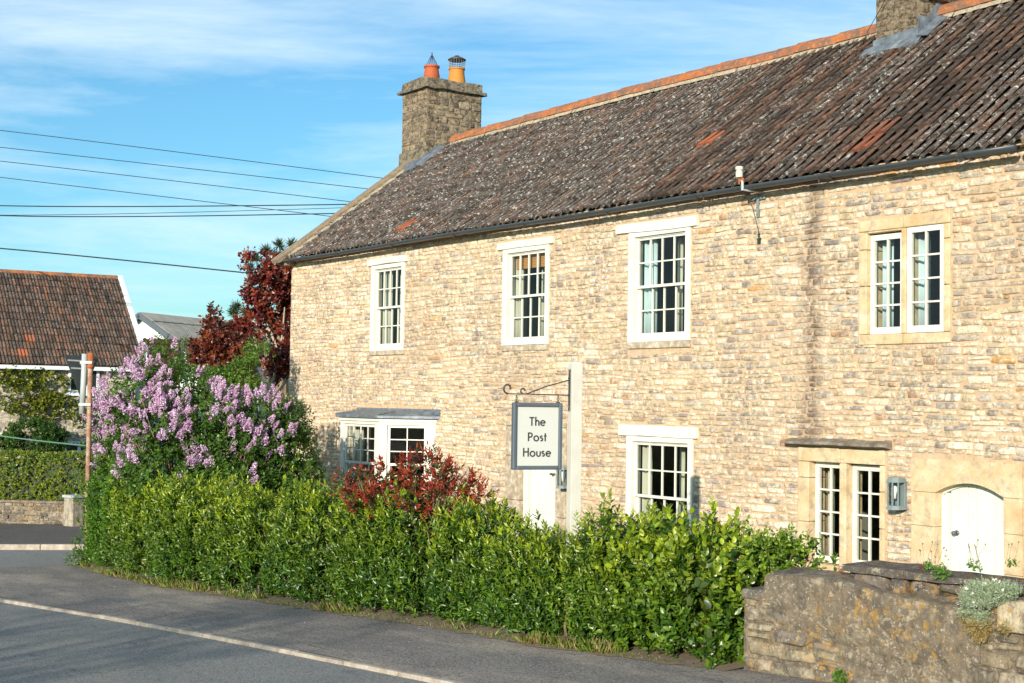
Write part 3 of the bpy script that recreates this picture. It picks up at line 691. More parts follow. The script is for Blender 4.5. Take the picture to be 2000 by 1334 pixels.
low = [(*p, 2.05) for p in ed]; lt = [(*p, 2.10) for p in ed]; tp = [(-24.98, YF - .03, 2.19), (-24.3, YF - .40, 2.17), (-22.9, YF - .40, 2.17), (-22.2, YF - .03, 2.19)]
mb.add(low + lt + tp, [(0, 1, 5, 4), (1, 2, 6, 5), (2, 3, 7, 6), (4, 5, 9, 8), (5, 6, 10, 9), (6, 7, 11, 10), (8, 9, 10, 11), (3, 2, 1, 0)])
mb.box(-24.98, -21.93, YF - .045, YF + .02, 2.12, 2.235, j=.008)
mb.tube([(-22.8, YF - .84, 2.11), (-22.9, YF - .4, 2.18)], .02); mb.tube([(-24.4, YF - .84, 2.11), (-24.3, YF - .4, 2.18)], .02)
mb.build('lead_roof', M_LEAD, bayo, bevel=.008)

# ---- roof tiles
def tile_roof(mb, O, U, V_, N_, length, run, gauge, roll, lich, th=.022, hgt=.030, fresh=(), jit=.006, per=2, seed=3, sag=0, skip=None):
    """O eave corner; U along eave; V_ up the slope; tiles of `per` rolls"""
    random.seed(seed); O, U, V_, N_ = [np.array(q, float) for q in (O, U, V_, N_)]
    nc = int(math.ceil(run / gauge)); tw = roll * per; nt_ = int(math.ceil(length / tw)); ps = 6
    for c in range(nc):
        off = 0
        for i in range(nt_):
            u0 = i * tw; u1 = min(u0 + tw, length); v0 = c * gauge - .03; v1 = min(v0 + gauge * 1.14, run)
            if skip and skip((u0 + u1) / 2, (v0 + v1) / 2): continue
            ju, jv, jn, tl = random.uniform(-jit, jit), random.uniform(-jit * 2.5, jit * 2.5), random.uniform(-.002, .008), random.uniform(-.004, .004)
            n = ps * per; P = []
            for k in range(n + 1):
                t = k / n; ph = (t * per) % 1.0; 
                if k == n: ph = 1.
                q_ = min(1, max(0, (ph - .25) / .75)); hh = hgt * (math.sin(math.pi * .70 * q_) ** 1.2 if q_ > 0 else 0)
                P.append((u0 + (u1 - u0 + (.008 if per > 1 else -.004)) * t + ju, hh + tl * t))
            sg = lambda u, v: sag * (math.sin(u * .55 + 1) * .6 + math.sin(u * 1.3 + v) * .4)
            pos = lambda u, v, h: O + U * u + V_ * v + N_ * (h + sg(u, v))
            row0 = [pos(u, v0 + jv, h + th * 1.15 + jn) for u, h in P]; row1 = [pos(u, v1, h * .9 + jn * .3) for u, h in P]; lip = [pos(u, v0 + jv + .004, h * .75 + th * .1 + jn) for u, h in P]
            m = n + 1; F = [(k, k + 1, m + k + 1, m + k) for k in range(n)] + [(2 * m + k, 2 * m + k + 1, k + 1, k) for k in range(n)]
            F += [(0, m, 2 * m), (n, 2 * m + n, m + n)]
            li = lich(u0, v0); fr = 0.
            for fu, fv, am in fresh:
                if u0 - (tw if per == 1 and roll > .15 else 0) <= fu < u0 + tw and v0 + .03 <= fv < v0 + .03 + gauge: fr = am
            mb.add(row0 + row1 + lip, F, (random.random() ** 1.2, float(np.clip(li + random.uniform(-.3, .3), 0, 1)) * (1 - fr), fr))
P0 = np.array([HX0 - .02, YF - .20, 5.405]); Prd = np.array([HX0 - .02, YRI - .04, ZRI]); V_ = Prd - P0; RUN = np.linalg.norm(V_); V_ /= RUN; N_ = np.array([0, -V_[2], V_[1]])
RL = HX1 - HX0 + .04
def on_roof(px, py):
    d_ = ray(px, py); k = ((P0 - CAM) @ N_) / (d_ @ N_); p = CAM + d_ * k; return p[0] - P0[0], (p - P0) @ V_
fresh = [(*on_roof(808, 432), 1.), (*on_roof(1370, 283), 1.), (*on_roof(1680, 282), .55), (*on_roof(1700, 268), .45), (*on_roof(975, 305), .15)]
LN = np.random.default_rng(4).random(80)
def lich(u, v):
    x = u + P0[0] ; d_ = np.array([x, P0[1] + v * V_[1], P0[2] + v * V_[2]]) - CAM; c = RM.T @ d_; px = 1000 + FPX * c[0] / -c[2]; py = 667 - FPX * c[1] / -c[2]
    # the mossy left half stops at a slanting line; to the right only some columns carry lichen
    b = (u - 11.4) + .15 * v
    left = 1 / (1 + math.exp(b * 6)); colr = LN[int(u / .36) % 80]; mot = .5 + .5 * math.sin(u * 1.7 + v * 1.1) * math.sin(v * 2.1 + u)
    right = (1. if (u > 13.6 and colr > .42) else (.9 if colr > .84 else .06)) * (.55 + .45 * mot)
    if u > 16.6: right = max(right, .75 * mot + .2)
    return left * (.85 + .15 * mot) + (1 - left) * right
mb = MB(); tile_roof(mb, P0, (1, 0, 0), V_, N_, RL, RUN, .405, .178, lich, th=.028, hgt=.062, fresh=fresh, seed=3, sag=.012, jit=.010, per=1)
roof = mb.build('roof', M_TILE, house, recalc=False)
mb = MB(); y0, y1 = P0[1] + .12, YR + .75
mb.add([(HX0, y0, 5.36 + .09), (HX1, y0, 5.36 + .09), (HX1, YRI, ZRI - .06), (HX0, YRI, ZRI - .06), (HX0, y1, 5.3), (HX1, y1, 5.3)], [(0, 1, 2, 3), (3, 2, 5, 4)], (.4, .4, 0)); mb.build('roof_deck', M_TILE, roof)
mb = MB(); tile_roof(mb, (HX1, y1, 5.33), (-1, 0, 0), (0, -V_[1], V_[2]), (0, V_[2], V_[1]), RL, RUN * 1.02, .405, .178, lambda u, v: .5, th=.03, hgt=.04, seed=5); mb.build('rear_tiles', M_TILE, roof, recalc=False)
# ridge tiles on a mortar bed, with a little sag
random.seed(8); mb = MB(); bed = MB(); x = -27.1
def rz(x): return .03 * math.sin(x * .5) - .03 * math.exp(-((x + 23) / 2.5) ** 2) 
while x < HX1:
    e = min(x + .46, HX1); n = 9; V = []; j = random.uniform(-.008, .01)
    for q, xx in enumerate((x + .004, e + .012)):
        for k in range(n + 1):
            an = math.pi * (k / n); r = .215 + (.010 if q == 0 else 0)
            V.append((xx, YRI - .03 + r * math.cos(an) * 1.1, ZRI + .0 + rz(xx) + j + r * .95 * math.sin(an)))
    mb.add(V, [(k, k + 1, n + 2 + k, n + 1 + k) for k in range(n)]); x = e
rt = mb.build('ridge_tile', M_RIDGE, roof, smooth=False); s_ = rt.modifiers.new('s', 'SOLIDIFY'); s_.thickness = .018
x = -27.1; random.seed(8)
while x < HX1:
    e = min(x + .12, HX1); r0, r1 = rz(x), rz(e); a0, a1 = random.uniform(0, .03), random.uniform(0, .03)
    bed.add([(x, YRI - .21, ZRI + .05 + r0), (e, YRI - .21, ZRI + .05 + r1), (e, YRI - .285 - a1, ZRI - .085 + r1), (x, YRI - .285 - a0, ZRI - .085 + r0), (x, YRI + .2, ZRI + .05 + r0), (e, YRI + .2, ZRI + .05 + r1), (e, YRI + .3, ZRI - .1 + r1), (x, YRI + .3, ZRI - .1 + r0)], [(0, 1, 2, 3), (4, 7, 6, 5), (0, 4, 5, 1)]); x = e
bed.build('mortar_bed', M_BED, roof)
# verge copings with kneelers
random.seed(6)
for xa, xb in ((HX0 - .13, HX0 + .22), (HX1 - .06, HX1 + .28)):
    mb = MB(); s = -.22; 
    while s < RUN - .05:
        e = min(s + random.uniform(.6, .9), RUN - .02); c = P0 + V_ * (s + e) / 2 + N_ * (.085 + random.uniform(-.006, .006)); c[0] = (xa + xb) / 2
        mb.obox(c, (1, 0, 0), V_, N_, (xb - xa) / 2, (e - s) / 2 - .004, .05); s = e
    mb.box(xa + .02, xb - .02, YF - .26, YF + .1, 5.27, 5.40, j=.01)
    for sgn in (1,):
        c = np.array([(xa + xb) / 2, (YRI + YR + .6) / 2, (ZRI + 5.4) / 2 + .08]); mb.obox(c, (1, 0, 0), (0, -V_[1], V_[2]), (0, V_[2], V_[1]), (xb - xa) / 2, RUN / 2, .05)
    mb.build('verge_coping', M_COPE, house, bevel=.015)
# mortar fillet beside the coping
mb = MB(); c = P0 + V_ * RUN / 2 + N_ * .05; c[0] = HX0 + .30; mb.obox(c, (1, 0, 0), V_, N_, .09, RUN / 2, .035); mb.build('verge_fillet', M_BED, house, bevel=.02)
# gutter
mb = MB(); n = 8; xs_ = np.linspace(HX0 - .1, HX1 - .22, 26); V = []
def gzz(x): return 5.385 + .012 * math.sin(x * .8) - .0015 * (x + 28)
for x in xs_:
    for k in range(n + 1): an = math.pi * k / n; V.append((x, YF - .275 - .062 * math.cos(an), gzz(x) - .062 * math.sin(an)))
mb.add(V, [(i * (n + 1) + k, i * (n + 1) + k + 1, (i + 1) * (n + 1) + k + 1, (i + 1) * (n + 1) + k) for i in range(len(xs_) - 1) for k in range(n)] + [tuple(range(n + 1)), tuple((len(xs_) - 1) * (n + 1) + k for k in range(n + 1))])
gut = mb.build('gutter', M_GUT, house, smooth=True, recalc=False); s_ = gut.modifiers.new('s', 'SOLIDIFY'); s_.thickness = .008
for x in np.arange(-27.6, -9.8, 2.15):
    mb = MB(); pts = [(x, YF - .275 - .068 * math.cos(a), gzz(x) - .068 * math.sin(a)) for a in np.linspace(0, math.pi, 9)] + [(x, YF + .0, gzz(x) - .03)]
    mb.tube(pts, .008, 6); mb.tube([(x, YF - .3, gzz(x) - .065), (x + .01, YF - .3, gzz(x) - .12), (x - .01, YF - .25, gzz(x) - .14)], .0035, 5); mb.build('gutter_bracket', M_IRON, gut)
for px in (1360, 1620, 1880):
    x = FP(px, 330, YF - .27)[0]; mb = MB(); V = []
    for xx in (x - .05, x + .05):
        for k in range(9): an = math.pi * k / 8; V.append((xx, YF - .275 - .071 * math.cos(an), gzz(xx) - .071 * math.sin(an)))
    mb.add(V, [(k, k + 1, 9 + k + 1, 9 + k) for k in range(8)]); mb.build('gutter_joint', M_GUT, gut, smooth=True)

# ---- chimneys
def chimney(x0, x1, y0, y1, z0, z1, label, seed, capped=True):
    mb = MB(); mb.box(x0, x1, y0, y1, z0, z1 - .02, (.34, .27, .18)); kw = dict(hr=(.12, .2), wr=(.16, .42), gap=.014, relief=.014, pal=PALC, wob=.02)
    o = mb.build('chimney', M_CHIM, house); setp(o, label)
    m2 = MB(); lay(m2, x0, x1, z0, z1, [], lambda s, z, q: (s, y0 - q, z), seed=seed, **kw); lay(m2, x0, x1, z0, z1, [], lambda s, z, q: (s, y1 + q, z), seed=seed + 1, **kw)
    lay(m2, y0, y1, z0, z1, [], lambda s, z, q: (x1 + q, s, z), seed=seed + 2, **kw); lay(m2, y0, y1, z0, z1, [], lambda s, z, q: (x0 - q, s, z), seed=seed + 3, **kw)
    m2.build('face_stone', M_CHIM, o, smooth=True)
    c = MB(); random.seed(seed)
    def slab(e, za, zb):
        xs2 = np.linspace(x0 - e, x1 + e, 7); ys2 = np.linspace(y0 - e, y1 + e, 8); per = [(x, y0 - e) for x in xs2] + [(x1 + e, y) for y in ys2[1:]] + [(x, y1 + e) for x in xs2[::-1][1:]] + [(x0 - e, y) for y in ys2[::-1][1:-1]]
        n = len(per); V = []
        for z in (za, zb):
            for p in per: V.append((p[0] + random.uniform(-.02, .02), p[1] + random.uniform(-.02, .02), z + random.uniform(-.018, .018)))
        c.add(V, [(i, (i + 1) % n, n + (i + 1) % n, n + i) for i in range(n)] + [tuple(range(n - 1, -1, -1)), tuple(range(n, 2 * n))], (.27, .23, .17))
    if capped: slab(.10, z1 - .03, z1 + .05); slab(.02, z1 + .04, z1 + .23)
    else: slab(.06, z1 - .05, z1 + .1)
    c.build('chimney_cap', M_CHIM, o, bevel=.012); return o
ch = chimney(-28.52, -27.44, 17.0, 18.50, 7.2, 9.56, 'tall chimney on the left gable with two clay pots', 21)
# stepped base stones below the stack
mb = MB(); mb.box(-28.55, -27.42, 16.93, 18.55, 7.0, 8.15, (.3, .26, .18), j=.01); mb.build('chimney_base', M_CHIM, ch, bevel=.02)
zt = 9.78
pA = DP(844, 150, 32.6); pB = DP(892, 150, 33.2)
ax, ay = -27.95, 17.35; bx_, by_ = -27.92, 18.1
ax, ay = (lambda r: (r[0] * 17.38 / r[1], 17.38))(ray(843, 150)); bx_, by_ = (lambda r: (r[0] * 18.12 / r[1], 18.12))(ray(892, 150))
mb = MB(); mb.lathe((ax, ay, zt), [(.19, 0), (.185, .12), (.19, .125), (.188, .15), (.16, .30), (.165, .33), (.185, .34), (.185, .38), (.14, .385)], 28); p1 = mb.build('chimney_pot', M_POT1, ch, smooth=False); setp(p1, 'short terracotta pot with a wire cone')
mb = MB()
for k in range(14):
    an = 2 * math.pi * k / 14; mb.tube([(ax + .15 * math.cos(an), ay + .15 * math.sin(an), zt + .37), (ax, ay, zt + .66)], .005, 5)
mb.tube([(ax, ay, zt + .62), (ax, ay, zt + .7)], .015, 6); mb.build('cowl', M_IRON, ch)
mb = MB(); mb.lathe((bx_, by_, zt - .05), [(.34, 0), (.30, .06), (.25, .10)], 24); mb.build('pot_bedding', M_BED, ch)
mb = MB(); mb.lathe((bx_, by_, zt + .04), [(.225, 0), (.19, .22), (.175, .36), (.195, .37), (.195, .40), (.15, .40)], 28); p2 = mb.build('chimney_pot', M_POT2, ch, smooth=False); setp(p2, 'taller buff pot with a round mesh cowl')
mb = MB(); zb = zt + .43
for k in range(20): an = 2 * math.pi * k / 20; mb.tube([(bx_ + .19 * math.cos(an), by_ + .19 * math.sin(an), zb), (bx_ + .19 * math.cos(an), by_ + .19 * math.sin(an), zb + .21)], .004, 4)
for q in range(5): mb.tube([(bx_ + .19 * math.cos(a), by_ + .19 * math.sin(a), zb + .02 + q * .045) for a in np.linspace(0, 2 * math.pi, 25)], .0035, 4)
mb.lathe((bx_, by_, zb + .21), [(.215, 0), (.215, .015), (.13, .065), (.06, .085), (.05, .11), (.0, .115)], 24); mb.build('cowl', M_IRON, ch)
# lead flashing and mortar where the stack meets the tiles
def roofpt(x, v, h=0): p = P0 + V_ * v + N_ * h; return (x, p[1], p[2])
mb = MB(); v0 = (16.92 - P0[1]) / V_[1]; random.seed(1); n = 8
for k in range(n):
    a = v0 - .25 + (RUN - .3 - v0 + .25) * k / n; b = v0 - .25 + (RUN - .3 - v0 + .25) * (k + 1) / n
    mb.add([roofpt(-27.36, a, .13), roofpt(-27.36, b, .13), roofpt(-27.14, b, .075 + random.uniform(0, .01)), roofpt(-27.14, a, .075)], [(0, 1, 2, 3)])
    mb.add([roofpt(-27.35, a, .06), roofpt(-27.35, b, .06), roofpt(-27.355, b, .17), roofpt(-27.355, a, .17)], [(0, 1, 2, 3)])
mb.add([roofpt(-27.95, v0 - .02, .14), roofpt(-27.36, v0 - .02, .14), roofpt(-27.30, v0 - .30, .08), roofpt(-27.7, v0 - .42, .075)], [(0, 1, 2, 3)])
lf = mb.build('lead_flashing', M_LEAD, ch); s_ = lf.modifiers.new('s', 'SOLIDIFY'); s_.thickness = .012
ch2 = chimney(-14.42, -13.62, 17.0, 18.45, 7.2, 9.9, 'chimney on the ridge cut off by the top of the picture', 31, False)
mb = MB(); v0 = (17.0 - P0[1]) / V_[1]; x0, x1 = -14.56, -13.5; n = 14
for k in range(n):
    a, b = x0 + (x1 - x0) * k / n, x0 + (x1 - x0) * (k + 1) / n; wa = .02 * math.sin(a * 35); wb = .02 * math.sin(b * 35); da = .26 + .03 * math.sin(a * 35 + 1); db = .26 + .03 * math.sin(b * 35 + 1)
    mb.add([roofpt(a, v0 - da, .07 + wa), roofpt(b, v0 - db, .07 + wb), roofpt(b, v0 - .03, .10), roofpt(a, v0 - .03, .10)], [(0, 1, 2, 3)])
mb.add([(-14.45, 16.96, 7.75), (-13.59, 16.96, 7.75), (-13.59, 16.96, 8.05), (-14.45, 16.96, 8.0)], [(0, 1, 2, 3)])
mb.add([(-13.585, 16.96, 7.7), (-13.585, 18.3, 8.2), (-13.585, 18.3, 8.75), (-13.585, 17.5, 8.62), (-13.585, 17.2, 8.25), (-13.585, 16.96, 8.2)], [(0, 1, 2, 3, 4, 5)])
for k in range(8):
    a = v0 - .05 + (RUN - v0 + .0) * k / 8; b = v0 - .05 + (RUN - v0) * (k + 1) / 8
    mb.add([roofpt(-13.58, a, .12), roofpt(-13.58, b, .12), roofpt(-13.38, b, .09), roofpt(-13.38, a, .09)], [(0, 1, 2, 3)])
lf = mb.build('lead_flashing', M_LEAD, ch2); s_ = lf.modifiers.new('s', 'SOLIDIFY'); s_.thickness = .012
mb = MB(); mb.box(-13.66, -13.5, 17.15, 18.2, 8.50, 8.58, (.12, .11, .1)); mb.build('drip_stone', M_CHIM, ch2, bevel=.02)

# ------------------------------------------------------------------ things fixed to the house
def wall_lantern(x, z, y, label, sc=1.):
    t = empty('wall_lantern', (x, y, z), label, 'lantern', 'grey wall lanterns beside the doors')
    w_, h_, dd = .082 * sc, .15 * sc, .18 * sc; yc = y - .03 - dd / 2
    mb = MB()
    hexa = [(-w_, dd / 2), (-w_, -dd * .2), (-w_ * .45, -dd / 2), (w_ * .45, -dd / 2), (w_, -dd * .2), (w_, dd / 2)]
    def hx(s, z0, z1):
        P = [(x + p[0] * s, yc + p[1] * s, z + zz) for zz in (z0, z1) for p in hexa]
        mb.add(P, [(0, 1, 2, 3, 4, 5), (11, 10, 9, 8, 7, 6)] + [(i, i + 6, (i + 1) % 6 + 6, (i + 1) % 6) for i in range(6)])
    hx(1.18, h_, h_ + .02 * sc); hx(1.0, h_ + .02, h_ + .06 * sc); hx(1.05, -h_ - .0, -h_ + .02); hx(1.2, -h_ - .03 * sc, -h_)
    for p in hexa: mb.box(x + p[0] * .97 - .007, x + p[0] * .97 + .007, yc + p[1] * .97 - .007, yc + p[1] * .97 + .007, z - h_, z + h_)
    mb.box(x - w_, x + w_, y - .03, y, z - h_, z + h_); mb.build('body', M_LAMPP, t)
    g = MB()
    for a, b in zip(hexa, hexa[1:]): g.add([(x + a[0] * .94, yc + a[1] * .94, z - h_ + .02), (x + b[0] * .94, yc + b[1] * .94, z - h_ + .02), (x + b[0] * .94, yc + b[1] * .94, z + h_), (x + a[0] * .94, yc + a[1] * .94, z + h_)], [(0, 1, 2, 3)])
    g.build('glass_pane', M_GLASS, t)
    b = MB(); b.lathe((x, yc, z - .05), [(.018, 0), (.018, .05), (.03, .09), (.034, .12), (.024, .15), (0, .16)], 14); b.build('bulb', M_BULB, t, smooth=True)
LP = FP(1749, 966, YF - .13); wall_lantern(LP[0], LP[2], YF - .022, 'grey hexagonal wall lantern with a clear bulb between the tall window and arched door')
LP = FP(1101, 934, YF - .13); wall_lantern(LP[0] - .03, LP[2], YF - .022, 'grey wall lantern mostly hidden behind the white sign post', .9)
# insulator on its bracket
ip = FP(1444, 336, YF - .36); t = empty('wire_insulator', tuple(ip), 'cream ceramic wire insulator on a rusty bracket above the gutter', 'insulator'); mb = MB(); x, y, z = ip
mb.lathe((x, y, z - .075), [(.045, 0), (.05, .01), (.05, .075), (.042, .085), (.042, .1), (.054, .105), (.054, .145), (.045, .15)], 16); mb.build('insulator_body', M_CERAM, t)
mb = MB(); mb.tube([(x + .0, y, z - .07), (x + .0, y, z - .17)], .012); mb.box(x - .01, x + .085, y - .01, y + .01, z - .135, z - .095); mb.tube([(x + .07, y, z - .09), (x + .07, y, z - .12)], .02); mb.build('rusty_bolt', M_RUST2, t)
mb = MB(); mb.tube([(x + .06, y, z - .12), (x + .065, y, z - .26)], .02, 10); mb.tube([(x + .065, y, z - .25), (x + .15, YF - .02, z - .27)], .014); mb.build('bracket_arm', M_STEEL, t)
bp = FP(1481, 388, YF - .03); t = empty('iron_bracket', tuple(bp), 'grey iron T shaped bracket bolted to the stone under the gutter', 'bracket'); x, y, z = bp
mb = MB(); mb.box(x - .14, x + .14, y - .02, y + .008, z - .018, z + .022); mb.box(x - .018, x + .018, y - .022, y + .006, z - .26, z + .02); mb.build('iron_strap', M_LAMPP, t, bevel=.004)
for dx_, dz in ((-.1, 0), (.05, 0), (.1, 0), (0, -.12), (0, -.22)): mb = MB(); mb.tube([(x + dx_, y - .02, z + dz), (x + dx_, y - .032, z + dz)], .009, 6); mb.build('bolt', M_IRON, t)
ap = FP(1482, 466, YF - .03); mb = MB(); x2, y2, z2 = ap
mb.tube([(ip[0] + .04, ip[1], ip[2] - .25), (ip[0] + .0, YF - .2, ip[2] - .36), (x2 - .1, YF - .06, z2 + .45), (x2 - .03, YF - .04, z2 + .2), (x2, YF - .03, z2 + .08), (x2, YF - .025, z2)], .004, 5)
mb.tube([(ip[0] - .02, ip[1], ip[2] - .2), (ip[0] - .1, ip[1], ip[2] - .27), (ip[0] + .02, YF - .2, ip[2] - .33), (ip[0] + .12, YF - .1, ip[2] - .3), (bp[0] - .1, YF - .06, bp[2] - .06), (bp[0] - .02, YF - .05, bp[2])], .004, 5)
mb.lathe((x2, y2, z2 + .02), [(.012, 0), (.016, .03), (.008, .07)], 8); mb.box(x2 - .02, x2 + .02, YF - .035, YF, z2 - .07, z2 + .01, j=.006)
setp(mb.build('wall_wire', M_WIRE), 'thin black wire hanging from the insulator down to a wall anchor', 'wire')

# ------------------------------------------------------------------ hanging sign
b_ = R_(15); n_s = np.array([math.cos(b_), -math.sin(b_), 0]); t_s = np.array([math.sin(b_), math.cos(b_), 0]); UP = np.array([0, 0, 1.])
pt = DP(1124, 707, 15.5); top = pt[2]; pc = np.array([pt[0], pt[1], 0.])
sg = empty('hanging_sign', (pc[0], pc[1], float(gz(pc[0]))), 'white wooden post with a hanging grey framed board reading The Post House', 'sign')
mb = MB(); hw = .061; g0 = float(gz(pc[0])) - .3
P = [pc + t_s * i * hw + n_s * j * hw + UP * z for z in (g0, top - .02) for i, j in ((-1, -1), (1, -1), (1, 1), (-1, 1))] + [pc + t_s * i * hw * .8 + n_s * j * hw * .8 + UP * top for i, j in ((-1, -1), (1, -1), (1, 1), (-1, 1))]
mb.add(P, [(0, 3, 2, 1)] + [(r * 4 + i, r * 4 + (i + 1) % 4, (r + 1) * 4 + (i + 1) % 4, (r + 1) * 4 + i) for r in range(2) for i in range(4)] + [(8, 9, 10, 11)])
mb.build('post', M_POST, sg, bevel=.004)
# board frame hangs in the plane through the arm; s measured from the post toward the road
def SP(px, py, o=0.):
    d_ = ray(px, py); k = ((pc + n_s * o - CAM) @ n_s) / (d_ @ n_s); p = CAM + d_ * k; return -((p - pc) @ t_s), p[2]
s0, zt_ = SP(1097.5, 788); s1, zt2 = SP(1001, 785); _, zb_ = SP(1097, 918.5); _, zb2 = SP(998, 916)
def W3(s, z, o=0.): return pc - t_s * s + UP * z + n_s * o
zA, zB = (zt_ + zt2) / 2, (zb_ + zb2) / 2
def sbox(mb, sa, sb, za, zb, oa, ob): mb.obox(W3((sa + sb) / 2, (za + zb) / 2, (oa + ob) / 2), t_s, UP, n_s, abs(sb - sa) / 2, abs(zb - za) / 2, abs(ob - oa) / 2)
s0, s1 = min(s0, s1), max(s0, s1)
mb = MB(); fwid = .043
for sa, sb, za, zb in ((s0, s0 + fwid, zB, zA), (s1 - fwid, s1, zB, zA), (s0 + fwid, s1 - fwid, zA - fwid, zA), (s0 + fwid, s1 - fwid, zB, zB + fwid)): sbox(mb, sa, sb, za, zb, -.035, .035)
fr_ = mb.build('sign_frame', M_GREYP, sg, bevel=.012)
mb = MB(); sbox(mb, s0 + fwid, s1 - fwid, zB + fwid, zA - fwid, -.008, .008); mb.build('sign_board', M_BOARD, sg)
# lettering drawn as round-nosed strokes
def stroke(mb, pts, wd, f):
    pts = [np.array(p, float) for p in pts]; n = len(pts); Lp = []; Rp = []
    for i, p in enumerate(pts):
        t = pts[min(i + 1, n - 1)] - pts[max(i - 1, 0)]; t /= np.linalg.norm(t); q = np.array([-t[1], t[0]]) * wd / 2; Lp.append(p + q); Rp.append(p - q)
    V = [f(*p, 0) for p in Lp] + [f(*p, 0) for p in Rp] + [f(*p, 1) for p in Lp] + [f(*p, 1) for p in Rp]; F = []
    for i in range(n - 1): F += [(2 * n + i, 2 * n + i + 1, 3 * n + i + 1, 3 * n + i), (i, 2 * n + i, 2 * n + i + 1, i + 1), (n + i, n + i + 1, 3 * n + i + 1, 3 * n + i)]
    F += [(0, n, 3 * n, 2 * n), (n - 1, 3 * n - 1 + 0, 4 * n - 1, 2 * n - 1)][0:1]; mb.add(V, F)
def arc(cx, cy, rx, ry, a0, a1, n=18): return [(cx + rx * math.cos(R_(a)), cy + ry * math.sin(R_(a))) for a in np.linspace(a0, a1, n)]
H_, XH = 1.0, .66; r = XH / 2
GL = {'T': (.60, [[(.0, .93), (.60, .93)], [(.30, 0), (.30, 1.)]]), 'h': (.5, [[(.07, 0), (.07, 1.04)], arc(.27, .40, .19, .2, 180, 0) + [(.46, 0)]]),
      'e': (.66, [[(.05, .335), (.63, .335)], arc(.34, .32, .27, .28, 2, 318, 26)]), 'P': (.56, [[(.07, 0), (.07, 1.)], [(.07, .93), (.28, .93)] + arc(.28, .70, .23, .23, 90, -90) + [(.07, .47)]]),
      'o': (.70, [arc(.35, .32, .28, .28, 0, 360, 30)]), 's': (.38, [arc(.19, .475, .13, .125, 35, 270, 14) + arc(.19, .205, .14, .145, 90, -145, 14)]),
      't': (.32, [[(.16, 0), (.16, .92)], [(.02, .6), (.31, .6)]]), 'H': (.70, [[(.07, 0), (.07, 1.)], [(.63, 0), (.63, 1.)], [(.07, .54), (.63, .54)]]),
      'u': (.56, [[(.07, .62), (.07, .26)] + arc(.28, .25, .21, .21, 180, 360) + [(.49, .25), (.49, .62)]])}
def word(txt, sc_, zc, spx):
    mb = MB(); tot = sum(GL[c][0] for c in txt) + .11 * (len(txt) - 1); x = -tot / 2; mid = (s0 + s1) / 2 + spx
    for c in txt:
        wd, st = GL[c]
        for p in st: stroke(mb, p, .165, lambda a, b2, k, x=x: W3(mid - (x + a) * sc_, zc + b2 * sc_, .0082 + .003 * k))
        x += wd + .11
    mb.build('lettering', M_LETTER, sg)
bh = (zA - zB); lh = bh * .130
word('The', lh, zA - bh * .345, 0); word('Post', lh, zA - bh * .575, 0); word('House', lh, zA - bh * .805, 0)
# wrought iron arm
mb = MB(); zarm = SP(1110, 772)[1]
arm0, arm1 = hw, SP(987, 766)[0]
mb.tube([W3(arm0, zarm), W3(arm1 - .03, zarm + .008)], .007, 6)
sc1 = [W3(arm1 - .03 + .058 * math.sin(a) * k, zarm + .064 - .058 * math.cos(a) * k) for a, k in zip(np.linspace(0, 5.2, 22), np.linspace(1, .42, 22))]
mb.tube(sc1, .011, 6)
za = SP(1115, 742)[1]; sA = SP(1022, 766)[0]
mb.tube([W3(arm0, za), W3((arm0 + sA) / 2, (za + zarm) / 2 + .01), W3(sA - .05, zarm + .012), W3(sA, zarm + .008)], .007, 6)
mb.tube([W3(sA + .035 * math.sin(a) * k, zarm + .042 - .035 * math.cos(a) * k) for a, k in zip(np.linspace(0, 5, 18), np.linspace(1, .45, 18))], .009, 6)
mb.tube([W3(arm0 + .0 + .02 * math.sin(a), za + .02 - .02 * math.cos(a)) for a in np.linspace(0, 4.6, 12)], .006, 6)
mb.build('scroll_arm', M_IRON, sg, smooth=True)
mb = MB(); zt1 = SP(1118, 722)[1]; zb1 = SP(1118, 802)[1]; sbox(mb, hw + .0, hw + .012, zb1 + .05, zt1 - .05, -.018, .018)
for zz, sg_ in ((zt1 - .05, 1), (zb1 + .05, -1)):
    for o in (-1, 1): mb.tube([W3(hw + .006, zz), W3(hw + .006, zz + sg_ * .03, .014 * o), W3(hw + .008, zz + sg_ * .06, .022 * o)], [.012, .009, .002], 6)
mb.build('backplate', M_IRON, sg)
for px in (1009, 1090):
    mb = MB(); s, _ = SP(px, 780)
    for k in range(3): mb.tube([W3(s + .010 * math.cos(a) * (k % 2), zA + .01 + .012 + k * .022 + .014 * math.sin(a), .010 * math.cos(a) * (1 - k % 2)) for a in np.linspace(0, 6.3, 11)], .004, 5)
    sbox(mb, s - .02, s + .02, zA, zA + .012, -.01, .01)
    mb.build('hanging_link', M_IRON, sg)

